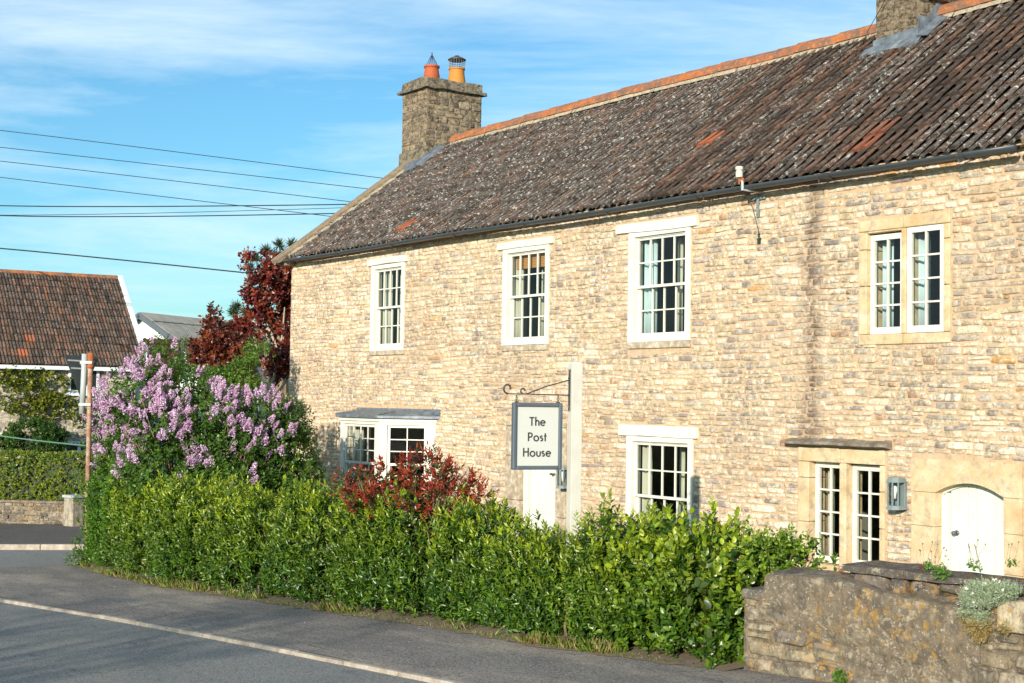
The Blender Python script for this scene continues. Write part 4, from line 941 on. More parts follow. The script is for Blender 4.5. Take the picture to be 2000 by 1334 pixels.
# ------------------------------------------------------------------ foliage
LEAF_T = {'quad': (np.array([[0, 0, 0], [-.5, .42, .10], [.5, .42, .10], [0, 1, -.04], [0, .45, -.02]]), [(0, 4, 1), (0, 2, 4), (4, 3, 1), (4, 2, 3)]),
          'oval': (np.array([[0, 0, 0], [-.42, .26, .07], [-.46, .62, .05], [0, 1, -.10], [.46, .62, .05], [.42, .26, .07], [0, .28, 0], [0, .64, -.02]]),
                   [(0, 6, 1), (6, 7, 2, 1), (7, 3, 2), (0, 5, 6), (6, 5, 4, 7), (7, 4, 3)]),
          'petal': (np.array([[-.5, 0, 0], [.5, 0, 0], [.5, 1, 0], [-.5, 1, 0]]), [(0, 1, 2, 3)])}
def leaf_mesh(name, P, D_, Nn, L_, W_, C, m, parent=None, kind='oval'):
    """P base, D_ direction, Nn approx normal, L_ length, W_ width, C colour; all numpy, one mesh"""
    T, F = LEAF_T[kind]; n = len(P)
    D_ = D_ / (np.linalg.norm(D_, axis=1, keepdims=True) + 1e-9); S = np.cross(D_, Nn); S /= np.linalg.norm(S, axis=1, keepdims=True) + 1e-9; Z = np.cross(S, D_)
    V = P[:, None] + T[None, :, 0, None] * S[:, None] * W_[:, None, None] + T[None, :, 1, None] * D_[:, None] * L_[:, None, None] + T[None, :, 2, None] * Z[:, None] * L_[:, None, None]
    nv = len(T); V = V.reshape(-1, 3); loops = []; starts = []; tot = 0
    base = np.concatenate([np.array(f) for f in F]); lens = np.array([len(f) for f in F]); nl = len(base)
    li = (np.arange(n)[:, None] * nv + base[None]).ravel(); st = (np.arange(n)[:, None] * nl + np.concatenate([[0], np.cumsum(lens)[:-1]])[None]).ravel()
    me = bpy.data.meshes.new(name); me.vertices.add(len(V)); me.vertices.foreach_set('co', V.ravel().astype('f'))
    me.loops.add(len(li)); me.loops.foreach_set('vertex_index', li.astype('i')); me.polygons.add(len(st)); me.polygons.foreach_set('loop_start', st.astype('i'))
    me.update(calc_edges=True); at = me.attributes.new('tint', 'FLOAT_COLOR', 'FACE')
    cc = np.repeat(np.concatenate([np.clip(C, 0, 1), np.ones((n, 1))], 1), len(F), 0); at.data.foreach_set('color', cc.ravel().astype('f'))
    me.materials.append(m); return link(me, name, parent)
def unit(v): return v / (np.linalg.norm(v, axis=-1, keepdims=True) + 1e-9)
def shoots(B0, D0, r, n_leaf, slen, ll, lw, cols, tipcol=None, ang=.9, droop=.1, age=None):
    """leaves spiralled up each shoot; returns leaf arrays"""
    m = len(B0); k = np.tile(np.arange(n_leaf), m); idx = np.repeat(np.arange(m), n_leaf); t = (k + .5) / n_leaf
    D0 = unit(D0); a = unit(np.cross(D0, r.normal(size=(m, 3)))); b = np.cross(D0, a); ph = k * 2.4 + r.uniform(0, 6.28, m)[idx]
    rad = a[idx] * np.cos(ph)[:, None] + b[idx] * np.sin(ph)[:, None]; sl_ = (slen * r.uniform(.6, 1.3, m))[idx]
    P = B0[idx] + D0[idx] * (t * sl_)[:, None]; an = ang * (1.15 - .65 * t)
    D_ = D0[idx] * np.cos(an)[:, None] + rad * np.sin(an)[:, None] + r.normal(size=(len(k), 3)) * .18; D_[:, 2] -= droop * (1 - t)
    N_l = D0[idx] * 1.0 - rad * .3 + r.normal(size=(len(k), 3)) * .3
    L_ = ll * r.uniform(.65, 1.2, len(k)) * (1.05 - .35 * t); W_ = L_ * lw * r.uniform(.85, 1.15, len(k))
    ci = r.integers(0, len(cols), m)[idx]; C = np.array(cols)[ci] * r.uniform(.8, 1.25, (len(k), 1)) * (1 + r.normal(size=(len(k), 3)) * .05)
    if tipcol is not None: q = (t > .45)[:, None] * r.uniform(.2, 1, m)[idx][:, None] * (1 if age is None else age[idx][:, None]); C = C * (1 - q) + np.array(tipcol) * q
    return P, D_, N_l, L_, W_, C
def cat(*a): return [np.concatenate(x) for x in zip(*a)]
HT = [(160, 975), (300, 962), (450, 955), (520, 965), (560, 982), (620, 975), (700, 985), (800, 992), (900, 1005), (950, 1035), (1050, 1050), (1100, 1030), (1150, 1005), (1200, 1015), (1260, 1028), (1300, 1025), (1350, 1020), (1400, 1048), (1450, 1055)]
HTW = [(FP(a, b, 9.3)[0], FP(a, b, 9.3)[2]) for a, b in HT]; HTW = [(-26.1, .5), (-25.7, .8), (-25.2, .95), (-24.7, 1.0), (-24.3, .95)] + [(h[0], h[1] - .13 - .20 * float(np.clip((h[0] + 13.4) / 1.2, 0, 1))) for h in HTW if h[0] > -24.3]
def hedge(name, x0, x1, n, r, ll, lw, cols, tip, nl=11, slen=.15, label='', m=M_LEAF, depth=1.15, endcap=False, startcap=False, low=0.02, ups=.22):
    x = r.uniform(x0, x1, n); fr_p = r.random(n); yf = interp(HEDF, x); crs = np.exp(-((np.abs(np.sin(x * 1.55 + .5 * np.sin(x * .7))) / .22) ** 2)); zt_ = interp(HTW, x) + .05 + .06 * np.sin(x * 5.3) + .04 * np.sin(x * 11) - .24 * crs; g = gz(x)
    sel = fr_p; z = np.zeros(n); y = np.zeros(n); nx = np.zeros((n, 3))
    f = sel < .62; t_ = sel >= .62
    z[f] = g[f] + low + (zt_[f] - g[f]) * r.random(f.sum()) ** .85; lean = ((z - g) / (zt_ - g + .01)); y[f] = (yf + .06 + .16 * lean ** 2)[f]; nx[f] = [0, -1, .35]
    z[t_] = zt_[t_]; y[t_] = (yf + .2)[t_] + (depth - .2) * r.random(t_.sum()); nx[t_] = [0, -.15, 1]
    nx[f, 2] += 1.1 * lean[f] ** 3; nx = unit(nx)
    B0 = np.stack([x, y, z], 1)
    if endcap: k = r.random(n) < .16; B0[k, 0] = x1 + .0; B0[k, 1] = (yf + depth * r.random(n))[k]; B0[k, 2] = (g + (zt_ - g) * r.random(n))[k]; nx[k] = unit(np.array([1, -.2, .4]))
    if startcap: k = r.random(n) < .10; B0[k, 0] = x0 - .03; B0[k, 1] = (yf + depth * r.random(n))[k]; B0[k, 2] = (g + (zt_ - g) * r.random(n))[k]; nx[k] = unit(np.array([-1, -.2, .4]))
    lump = vnoise(B0, 3, 2.0) * .13 + vnoise(B0, 4, 6.5) * .08 - .34 * np.exp(-((np.abs(np.sin(x * 1.55 + .5 * np.sin(x * .7) + .35 * B0[:, 2])) / .17) ** 2)); B0 += nx * (lump - .04 - .13 * r.random(n) ** 2)[:, None]
    up = (nx[:, 2] > .8) & (r.random(n) < .24); B0[up, 2] += ups * r.random(up.sum())
    D0 = nx * .7 + np.array([0, 0, .75]) + r.normal(size=(n, 3)) * .38; D0[up] = [0, -.1, 1]
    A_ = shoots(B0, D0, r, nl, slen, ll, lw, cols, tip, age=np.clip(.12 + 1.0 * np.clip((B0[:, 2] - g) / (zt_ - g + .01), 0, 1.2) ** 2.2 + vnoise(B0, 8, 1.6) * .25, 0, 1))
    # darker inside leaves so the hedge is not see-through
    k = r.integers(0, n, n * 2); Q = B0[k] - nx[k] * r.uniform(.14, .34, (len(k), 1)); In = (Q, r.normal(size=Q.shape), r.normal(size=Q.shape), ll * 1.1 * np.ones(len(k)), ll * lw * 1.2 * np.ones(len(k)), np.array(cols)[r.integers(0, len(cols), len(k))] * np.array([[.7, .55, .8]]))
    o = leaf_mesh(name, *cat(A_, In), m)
    mb = MB(); xs = np.arange(x0 + .1, x1 - .02, .22)
    for a in xs:
        for q in range(2):
            yy = float(interp(HEDF, a)) + .35 + .45 * q; h = float(interp(HTW, a)); p = [(a, yy, float(gz(a)) - .1)]
            for s in range(1, 6): p.append((a + random.uniform(-.06, .06), yy + random.uniform(-.08, .05), float(gz(a)) + (h - .1 - float(gz(a))) * s / 5))
            mb.tube(p, [.016, .014, .012, .010, .008, .004], 5)
    mb.build('stem', M_BARK, o)
    # leafy inner body
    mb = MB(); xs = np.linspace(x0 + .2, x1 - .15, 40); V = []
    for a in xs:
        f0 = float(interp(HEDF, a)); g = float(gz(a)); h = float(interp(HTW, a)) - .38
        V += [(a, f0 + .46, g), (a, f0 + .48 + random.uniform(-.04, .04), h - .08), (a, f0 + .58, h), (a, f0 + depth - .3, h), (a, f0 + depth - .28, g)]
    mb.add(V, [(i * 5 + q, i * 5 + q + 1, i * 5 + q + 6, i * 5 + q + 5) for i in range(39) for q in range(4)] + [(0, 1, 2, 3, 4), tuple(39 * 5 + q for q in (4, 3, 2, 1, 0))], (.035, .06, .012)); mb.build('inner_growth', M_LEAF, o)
    setp(o, label, 'hedge'); return o
r = np.random.default_rng(21)
G1 = [(.045, .105, .012), (.065, .14, .012), (.032, .08, .012), (.09, .165, .012)]
G2 = [(.06, .125, .012), (.11, .19, .014), (.04, .09, .010)]
hedge('laurel_hedge', -24.2, -11.35, 6600, r, .096, .34, G1, (.31, .38, .02), 10, .18, 'long clipped laurel hedge with narrow glossy leaves along the footway', M_GLOSSLEAF)
hedge('round_leaf_hedge', -11.35, -9.62, 1150, r, .10, .56, G2, (.33, .40, .022), 9, .21, 'looser round leaved hedge end beside the low stone wall', M_GLOSSLEAF, endcap=True, ups=.26)
hedge('leafy_bush', -25.8, -24.2, 2200, r, .06, .6, [(.075, .17, .015), (.1, .21, .02)], (.15, .27, .03), 9, .13, 'pale green nettle like bush at the left end of the hedge', M_LEAF, startcap=True)

def lobes_px(L): 
    o = []
    for px, py, dep, rx, ry in L: o.append((DP(px, py, dep), rx * dep / FPX, ry * dep / FPX))
    return o
VR, VU, VF = RM[:, 0], RM[:, 1], -RM[:, 2]
def crown(lobes, n, r, keep=.8, dens_noise=1.6, thr=-.35, inner=.7, flat=1.):
    """points through the outer shell of a set of ellipsoids, with gaps"""
    w_ = np.array([a * a + a * b for _, a, b in lobes]); w_ = w_ / w_.sum(); i = r.choice(len(lobes), n, p=w_); d_ = unit(r.normal(size=(n, 3)))
    c = np.array([q[0] for q in lobes])[i]; rx = np.array([q[1] for q in lobes])[i]; ry = np.array([q[2] for q in lobes])[i]; rad = r.uniform(inner, 1.08, n)
    P = c + d_ * np.stack([rx * flat, rx * flat, ry], 1) * rad[:, None]; ok = vnoise(P, 9, dens_noise * 2) > thr
    for (c2, a, b) in lobes:
        q = (P - c2) / np.array([a * flat, a * flat, b]); ok &= ~(np.linalg.norm(q, axis=1) < .55)
    return P[ok], d_[ok]
def twigs(mb, root, tips, r, r0=.03, bend=.25, n=6):
    for t in tips:
        root_ = np.array(root) + r.normal(size=3) * np.array([.12, .12, 0]); t = np.array(t); mid = (root_ + t) / 2 + np.array([0, 0, bend * np.linalg.norm(t - root_) * .3]) + r.normal(size=3) * .06
        pts = [(1 - s) ** 2 * root_ + 2 * s * (1 - s) * mid + s * s * t + r.normal(size=3) * .015 for s in np.linspace(0, 1, n)]
        mb.tube(pts, list(np.linspace(r0, r0 * .22, n)), 5)

# ---- lilac
LD = 24.0
LIL = lobes_px([(318, 715, LD + .3, 46, 54), (345, 770, LD + .2, 60, 50), (270, 780, LD, 70, 60), (228, 830, LD + 2.6, 50, 56), (330, 830, LD, 80, 70), (410, 810, LD, 70, 55), (240, 900, LD + 2., 50, 60), (330, 920, LD, 100, 60), (450, 880, LD, 80, 60), (500, 820, LD + .3, 55, 50), (545, 880, LD + .4, 60, 60), (440, 940, LD - .2, 90, 40), (560, 940, LD + .3, 70, 45), (225, 965, LD + 1.5, 45, 50)])
base = np.array([*DP(380, 1050, 24.0)[:2], 0.]); base[2] = float(gz(base[0]))
li = empty('lilac_shrub', tuple(base), 'tall lilac in full mauve blossom behind the left end of the hedge', 'shrub')
r = np.random.default_rng(31); P, d_ = crown(LIL, 9500, r, thr=-.7, inner=.45)
zl = [DP(300, y, LD)[2] for y in (760, 900)]
hi = np.clip((P[:, 2] - zl[1]) / (zl[0] - zl[1]), 0, 1); ok = r.random(len(P)) > hi * .45; Pl, dl = P[ok], d_[ok]
LC = [(.055, .125, .015), (.08, .16, .02), (.10, .19, .025), (.04, .09, .012)]
A_ = shoots(Pl, dl * .7 + [0, 0, .5] + r.normal(size=dl.shape) * .3, r, 6, .12, .075, .62, LC, None, 1.1)
leaf_mesh('foliage', *A_, M_LEAF, li, 'oval')
mb = MB(); tips = P[P[:, 2] > base[2] + 1.7]; tips = tips[r.choice(len(tips), 150)]; twigs(mb, base, tips[:110], r, .022); 
for _ in range(60):
    a = tips[r.integers(0, 150)]; mb.tube([a + r.normal(size=3) * .3 - [0, 0, .5], a - [0, 0, .2], a], [.009, .006, .003], 4)
mb.build('branch', M_BARK, li)
# flower panicles: 100 as parts, the rest in one
def panicle_arrays(r, L_=.20, R0=.056, n=110):
    t = r.random(n); rad = R0 * np.sqrt(np.clip(1 - t, .05, 1)) * (.75 + .3 * r.random(n)); an = r.uniform(0, 6.28, n)
    P = np.stack([rad * np.cos(an), rad * np.sin(an), t * L_], 1); D_ = unit(r.normal(size=(n, 3)) + np.stack([np.cos(an), np.sin(an), .3 * np.ones(n)], 1) * 1.0); N_p = r.normal(size=(n, 3))
    c = np.array([(.56, .35, .64), (.68, .50, .78), (.46, .23, .48), (.78, .64, .86)])[r.integers(0, 4, n)]
    return P, D_, N_p, .021 * np.ones(n), .020 * np.ones(n), c
vis = unit(np.array([-DP(320, 830, 1.)[0], -DP(320, 830, 1.)[1], .3])); bl = []
cand, cd_ = crown(LIL[:10] + LIL[10:12], 7000, r, thr=-.3, inner=.92, dens_noise=2.2)
sc_ = cd_ @ vis; hi = np.clip((cand[:, 2] - zl[1]) / (zl[0] - zl[1]), -.6, 1)
keep = (sc_ > -.35) & (r.random(len(cand)) < (.12 + .75 * np.clip(hi + .25, 0, 1))) ; cand, cd_ = cand[keep][:390], cd_[keep][:390]
protos = []
for q in range(5):
    P_, D2, N2, L2, W2, C2 = panicle_arrays(np.random.default_rng(50 + q)); me_o = leaf_mesh('flower_panicle', P_, D2, N2, L2, W2, C2, M_PETAL, None, 'petal'); protos.append(me_o.data); bpy.data.objects.remove(me_o)
order = np.argsort(-(cd_ @ vis)); rest = []
for j, i in enumerate(order):
    dirv = Vector((cd_[i] * .7 + np.array([0, 0, .8]) + r.normal(size=3) * .25).tolist()); s_ = r.uniform(.7, 1.15)
    if j < 100:
        o = bpy.data.objects.new('flower_panicle', protos[j % 5]); COL.objects.link(o); o.parent = li; o.location = Vector(cand[i].tolist()) - Vector(li.location); o.rotation_euler = dirv.to_track_quat('Z', 'Y').to_euler(); o.scale = (s_,) * 3
    else:
        Mx = np.array(dirv.to_track_quat('Z', 'Y').to_matrix()); P_, D2, N2, L2, W2, C2 = panicle_arrays(r); rest.append((cand[i] + (P_ * s_) @ Mx.T, D2, N2, L2, W2, C2))
o = leaf_mesh('flower_mass', *cat(*rest), M_PETAL, li, 'petal'); o['kind'] = 'stuff'

def shrub(name, lobes, root, n, cols, label, cat_, seed, ll=.06, lw=.5, nl=7, slen=.12, tip=None, m=M_LEAF, bark=M_BARK, twig=26, thr=-.4, inner=.55, r0=.02, ang=1., group=None, kind='oval', droop=.1, leafname='foliage'):
    r = np.random.default_rng(seed); t = empty(name, tuple(root), label, cat_, group); P, d_ = crown(lobes, n, r, thr=thr, inner=inner)
    leaf_mesh(leafname, *shoots(P, d_ * .7 + [0, 0, .5] + r.normal(size=d_.shape) * .35, r, nl, slen, ll, lw, cols, tip, ang, droop), m, t, kind)
    mb = MB(); twigs(mb, root, P[r.choice(len(P), twig)], r, r0); mb.build('branch', bark, t); return t
def groot(px, py, dep, dz=0): p = DP(px, py, dep); return np.array([p[0], p[1], float(gz(p[0])) - .1 + dz])
shrub('dark_bush', lobes_px([(560, 830, 24.6, 45, 48), (510, 860, 24.4, 55, 60), (582, 900, 24.6, 38, 70), (590, 960, 24.5, 36, 50), (530, 950, 24.5, 60, 50), (480, 940, 24.5, 60, 40)]), groot(560, 1000, 24.8), 5200, [(.03, .07, .012), (.045, .10, .015), (.06, .13, .02)], 'dense dark evergreen bush between the lilac and the house corner', 'bush', 41, .05, .55)
shrub('viburnum_bush', lobes_px([(540, 782, 27, 34, 14)]), groot(545, 900, 27), 260, [(.55, .42, .42), (.70, .62, .60), (.12, .16, .05)], 'bush with pale pink blossom beside the house corner', 'bush', 42, .03, .8, 8, .05, m=M_PETAL)
shrub('photinia_bush', lobes_px([(700, 950, 18, 45, 26), (770, 935, 18, 40, 38), (830, 930, 17.8, 50, 42), (880, 945, 17.6, 45, 35), (925, 975, 17.5, 32, 30), (850, 980, 17.6, 80, 30), (740, 975, 18, 60, 25)]), groot(830, 1050, 17.8, -.2), 620, [(.18, .028, .014), (.24, .05, .02), (.08, .06, .02), (.05, .08, .02), (.12, .045, .02)], 'red leaved photinia bush in front of the bay window', 'bush', 43, .082, .34, 10, .14, (.36, .04, .016), M_GLOSSLEAF, thr=-.6, ang=.75)
shrub('garden_shrub', lobes_px([(1495, 1095, 13.3, 30, 34), (1535, 1085, 13.3, 22, 34), (1585, 1085, 13.4, 9, 30), (1630, 1108, 13.2, 5, 8)]), groot(1530, 1200, 13.3), 210, G2, 'bright green leafy shrub behind the low stone wall', 'bush', 44, .062, .52, 9, .15, (.18, .27, .02), M_GLOSSLEAF, thr=-.9)
# ---- trees behind the left end of the house
def trunk(mb, pts_px, dep, rads, n=9):
    mb.tube([DP(a, b, dep) for a, b in pts_px], rads, n)
RED = [(.12, .018, .014), (.20, .03, .018), (.075, .016, .014), (.26, .07, .03)]
t = shrub('copper_tree', lobes_px([(505, 520, 34, 26, 26), (535, 545, 34, 34, 34), (560, 560, 34.3, 24, 50), (510, 600, 34, 30, 26), (555, 640, 34.2, 24, 70), (548, 600, 34.1, 26, 50), (560, 730, 34.2, 16, 40), (495, 625, 34, 26, 26), (470, 655, 34, 20, 26), (550, 715, 34, 26, 30), (520, 570, 34, 40, 40), (545, 690, 33.7, 22, 40), (512, 680, 33.7, 16, 30)]), groot(528, 800, 34), 2700, RED, 'tall copper leaved tree with pale stems against the house corner', 'tree', 45, .13, .62, 6, .2, None, M_GLOSSLEAF, M_PALEBARK, 4, -.3, .3, .012)
mb = MB(); trunk(mb, [(530, 860), (527, 760), (525, 690), (522, 620), (512, 560), (503, 530)], 33.9, [.08, .075, .065, .045, .03, .015]); trunk(mb, [(522, 620), (508, 585), (500, 570)], 33.9, [.05, .035, .02]); trunk(mb, [(525, 640), (545, 690), (560, 640)], 33.8, [.04, .03, .02]); trunk(mb, [(528, 760), (545, 700), (552, 650), (556, 600)], 33.8, [.045, .035, .025, .015]); trunk(mb, [(524, 680), (512, 650), (500, 632)], 33.8, [.035, .025, .015]); trunk(mb, [(530, 740), (505, 690), (495, 655)], 33.8, [.035, .025, .015]); trunk(mb, [(527, 790), (558, 745), (572, 720)], 33.8, [.05, .03, .02])
mb.build('trunk', M_PALEBARK, t, smooth=True)
shrub('plum_tree', lobes_px([(420, 650, 31, 22, 28), (410, 690, 31, 34, 26), (430, 715, 31, 45, 28), (462, 690, 31, 22, 34), (470, 735, 31, 28, 26), (415, 620, 31, 9, 20)]), groot(430, 850, 31), 1100, [(.07, .018, .014), (.13, .028, .016), (.20, .05, .02)], 'dark plum coloured bushy tree behind the lilac', 'tree', 46, .12, .6, 6, .18, None, M_GLOSSLEAF, M_PALEBARK, 14, -.3, .4, .03)
shrub('green_bush', lobes_px([(480, 740, 29, 40, 36), (420, 750, 29, 40, 26), (510, 720, 29.5, 26, 40), (385, 745, 29, 30, 20), (500, 690, 30, 22, 26)]), groot(460, 850, 29), 1500, [(.09, .17, .02), (.12, .22, .025), (.06, .12, .015)], 'bright green bush under the copper tree', 'bush', 47, .07, .6, 6, .14, thr=-.3)
shrub('scrub_bush', lobes_px([(400, 690, 40, 60, 30), (470, 660, 40, 50, 30), (345, 720, 40, 30, 30)]), groot(430, 850, 40), 1300, [(.13, .15, .06), (.17, .17, .08), (.10, .13, .05)], 'thin olive scrub in front of the grey roofed barn', 'bush', 48, .09, .5, 5, .2, thr=.1)
# pine: needle tufts on dark limbs
pt_ = empty('pine_tree', tuple(groot(545, 800, 38)), 'pine with spiky needle tufts rising behind the copper tree', 'tree'); r = np.random.default_rng(49)
tuf = [(520, 490), (545, 480), (538, 500), (570, 478), (527, 515), (488, 525), (480, 610), (462, 600), (492, 575), (560, 500), (550, 520), (456, 612), (500, 505)]
arr = []; mb = MB()
for a, b in tuf:
    c = DP(a, b, 38); n = 90; D_ = unit(r.normal(size=(n, 3)) + [0, 0, .5]); arr.append((np.tile(c, (n, 1)), D_, r.normal(size=(n, 3)), r.uniform(.16, .28, n), .009 * np.ones(n), np.array([(.12, .17, .12)]) * r.uniform(.7, 1.4, (n, 1))))
    mb.tube([DP(548, min(b + 60, 700), 38.1), (DP(548, b + 30, 38) + c) / 2, c], [.03, .02, .008], 6)
leaf_mesh('needles', *cat(*arr), M_LEAF, pt_, 'quad'); mb.build('branch', M_BARK, pt_); mb = MB(); trunk(mb, [(552, 830), (550, 700), (548, 560), (546, 500)], 38.2, [.2, .17, .12, .05]); mb.build('trunk', M_BARK, pt_)

# ---- far side: wall, hedge, box, poles
WA, WB = np.array(ext(W0, W1, -8)), np.array(ext(W0, W1, 2.6)); tW = (WB - WA) / np.linalg.norm(WB - WA); nW = np.array([tW[1], -tW[0]]); LW = np.linalg.norm(WB - WA); zw0 = float(gz(-37)) - .1
hW = DP(60, 977, np.linalg.norm(0) + (-(RM.T @ (np.array(W0) - CAM))[2]))[2]
def wf(s, z, o): p = WA + tW * s + nW * o; return (p[0], p[1], z)
mb = MB(); V = [wf(s, z, o) for s in (0, LW) for z in (zw0, hW - .03) for o in (0, -.35)]; mb.add(V, [(0, 2, 6, 4), (1, 5, 7, 3), (2, 3, 7, 6), (4, 6, 7, 5), (0, 1, 3, 2)], (.3, .25, .19))
lay(mb, 0, LW, zw0, hW - .06, [], wf, hr=(.07, .13), wr=(.14, .4), gap=.012, relief=.035, pal=PALD, seed=61, wob=.02)
V = [wf(s, z, o) for s in (0, LW + .03) for z in (hW - .06, hW) for o in (.05, -.4)]; mb.add(V, [(0, 2, 6, 4), (1, 5, 7, 3), (2, 3, 7, 6), (4, 6, 7, 5), (0, 1, 3, 2), (0, 4, 5, 1)], (.22, .17, .15))
setp(mb.build('roadside_wall', M_OLD), 'low rubble wall across the side road under the clipped hedge', 'wall')
r = np.random.default_rng(62); n = 4200; s = r.uniform(-0., LW + .5, n); hh = DP(60, 889, -(RM.T @ (np.array(W0) - CAM))[2] + .3)[2]; u = r.random(n)
fm = u < .7; zz = np.where(fm, hW - .1 + (hh - hW + .1) * r.random(n), hh); oo = np.where(fm, -.12, -.12 - .8 * r.random(n)); pp = WA[None] + tW[None] * s[:, None] + nW[None] * oo[:, None]; B0 = np.concatenate([pp, zz[:, None]], 1)
nx = np.where(fm[:, None], np.array([[*nW, .3]]), np.array([[0, 0, 1.]])); B0 += nx * (r.uniform(-.1, .03, n) + .03 * np.sin(s * 4))[:, None]
hg = leaf_mesh('clipped_hedge', *shoots(B0, nx + r.normal(size=(n, 3)) * .35, r, 6, .08, .07, .55, [(.10, .17, .015), (.13, .20, .015), (.07, .12, .012)], (.26, .27, .02)), M_GLOSSLEAF); setp(hg, 'square clipped yellow green hedge on top of the roadside wall', 'hedge')
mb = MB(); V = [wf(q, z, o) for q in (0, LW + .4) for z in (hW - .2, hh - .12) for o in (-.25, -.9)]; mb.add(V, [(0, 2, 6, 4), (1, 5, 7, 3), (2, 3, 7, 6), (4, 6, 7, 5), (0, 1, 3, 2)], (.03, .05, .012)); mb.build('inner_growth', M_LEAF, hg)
bd = -(RM.T @ (np.array(W1) - CAM))[2] - .5; bpx = DP(143, 1035, bd); t = empty('roadside_box', tuple(bpx), 'weathered grey concrete box with a flat lid at the end of the roadside wall', 'utility box'); bx0, by0, bz0 = bpx; tz = DP(143, 972, bd)[2]
mb = MB(); cs = np.array([.8, .6]); 
def rbox(mb, c, hx, hy, z0, z1, ang): 
    ca, sa = math.cos(ang), math.sin(ang); P = [(c[0] + ca * i * hx - sa * j * hy, c[1] + sa * i * hx + ca * j * hy, z) for z in (z0, z1) for j in (-1, 1) for i in (-1, 1)]
    mb.add(P, [(0, 2, 3, 1), (4, 5, 7, 6), (0, 1, 5, 4), (2, 6, 7, 3), (0, 4, 6, 2), (1, 3, 7, 5)], (.42, .38, .3))
rbox(mb, (bx0, by0), .2, .16, bz0 - .1, tz, .3); mb.build('box_body', M_OLD, t, bevel=.01); mb = MB(); rbox(mb, (bx0, by0), .235, .2, tz, tz + .07, .3); mb.build('lid', M_STEEL, t, bevel=.01)
# two poles
pd = 26.0; pp = DP(163, 700, pd); t = empty('road_sign', (pp[0], pp[1], float(gz(pp[0]))), 'dark back of a triangular sign on a short grey pole beside the rusty pole', 'road sign')
mb = MB(); mb.tube([DP(165.5, 691, pd), DP(163, 750, pd), DP(160, 808, pd)], .052, 14); mb.build('pole', M_STEEL, t, smooth=True)
for yy in (708, 790): mb = MB(); a_, b2 = DP(164.5 - (yy - 691) * .045, yy, pd), DP(176 - (yy - 691) * .02, yy, pd); mb.obox((a_ + b2) / 2, unit(b2 - a_), UP, np.cross(unit(b2 - a_), UP), .11, .025, .06); mb.build('clamp', M_STEEL, t)
mb = MB(); c0, c1, c2 = DP(124, 693, pd - .12), DP(192, 697, pd + .35), DP(157, 778, pd + .05); nn = unit(np.cross(c1 - c0, c2 - c0)); 
def rtri(cs, rr):
    o = []
    for i in range(3):
        a, b, c = cs[i - 1], cs[i], cs[(i + 1) % 3]; u = unit(a - b) * rr; v = unit(c - b) * rr
        for s in np.linspace(0, 1, 5): o.append(b + u * (1 - s) ** 2 + v * s ** 2)
    return o
pl = rtri([c0, c1, c2], .05); m_ = len(pl); mb.add([p + nn * .01 + VF * .04 for p in pl] + [p - nn * .01 + VF * .04 for p in pl], [tuple(range(m_)), tuple(range(2 * m_ - 1, m_ - 1, -1))] + [(i, (i + 1) % m_, m_ + (i + 1) % m_, m_ + i) for i in range(m_)]); mb.build('sign_plate', M_SIGNB, t)
mb = MB(); e1 = unit(c1 - c0)
for f in (.12, .3): q = c0 * (1 - f) + c2 * f + VF * .02; q2 = c1 * (1 - f) + c2 * f + VF * .02; mb.obox((q + q2) / 2, e1, VU, VF, np.linalg.norm(q2 - q) / 2 - .04, .014, .012)
mb.tube([(pp[0], pp[1], DP(163, 712, pd)[2] - .02), (pp[0], pp[1], DP(163, 712, pd)[2] + .02)], .045, 12); mb.build('sign_rail', M_STEEL, t)
qd = 26.0; q0 = DP(177, 690, qd); q1 = DP(172, 930, qd); t = empty('rusty_pole', (q1[0], q1[1], float(gz(q1[0]))), 'thin rusty pole standing in the hedge in front of the lilac', 'pole')
dn = unit(q1 - q0); L9 = np.linalg.norm(q1 - q0) * 1.75; mb = MB(); mb.tube([q0, q0 + dn * .5, q0 + dn * L9], .046, 12); mb.build('pole_shaft', M_RUST, t, smooth=True)
mb = MB(); mb.tube([q0 - dn * .01, q0 + dn * .22, q0 + dn * .22, q0 + dn * .27], [.056, .056, .062, .062], 12); mb.build('pole_cap', M_RUST2, t, smooth=True)
mb = MB(); mb.tube([q0 + dn * .9, q0 + dn * .97], .053, 12); mb.build('pole_band', M_RUST2, t, smooth=True)

# ------------------------------------------------------------------ neighbouring buildings
def framehouse(A, dirU, dirN, name, label, eave_z, ridge_z, rdepth, length, roll, gauge, tilefresh, groundz):
    pass
ex = np.array([.865, .5, 0]); RWc = lambda v: RM @ np.array([v[0], 0, -v[1]])   # camera plan -> world
uW = RWc((.865, .5)); uW[2] = 0; uW = unit(uW); dW = np.array([-uW[1], uW[0], 0.])
E1 = DP(284, 717, 50.); zE = E1[2]; LH = 13.0; E0 = E1 - uW * LH; RD = 4.1; zR = zE + 3.42
nh = empty('neighbour_cottage', (float(E1[0] - uW[0] * 5 + dW[0] * 3), float(E1[1] - uW[1] * 5 + dW[1] * 3), -1.5), 'cottage across the side road with a dark brown pantile roof and creeper on its wall', 'house')
Vn = np.array([dW[0] * RD, dW[1] * RD, zR - zE]); RN = np.linalg.norm(Vn); Vn /= RN; Nn_ = np.cross(uW, Vn)
if Nn_[2] < 0: Nn_ = -Nn_
O_ = np.array([E0[0], E0[1], zE]); 
def onr(px, py): d_ = ray(px, py); k = ((O_ - CAM) @ Nn_) / (d_ @ Nn_); p = CAM + d_ * k; return (p - O_) @ uW, (p - O_) @ Vn
fr2 = [(*onr(a, b), am) for a, b, am in ((33, 684, 1.), (40, 684, 1.), (47, 684, 1.), (47, 657, .8), (54, 657, .8), (60, 655, .6), (67, 572, .35), (86, 572, .35), (92, 575, .3), (200, 693, .4), (208, 695, .3), (118, 606, .3), (140, 620, .3))]
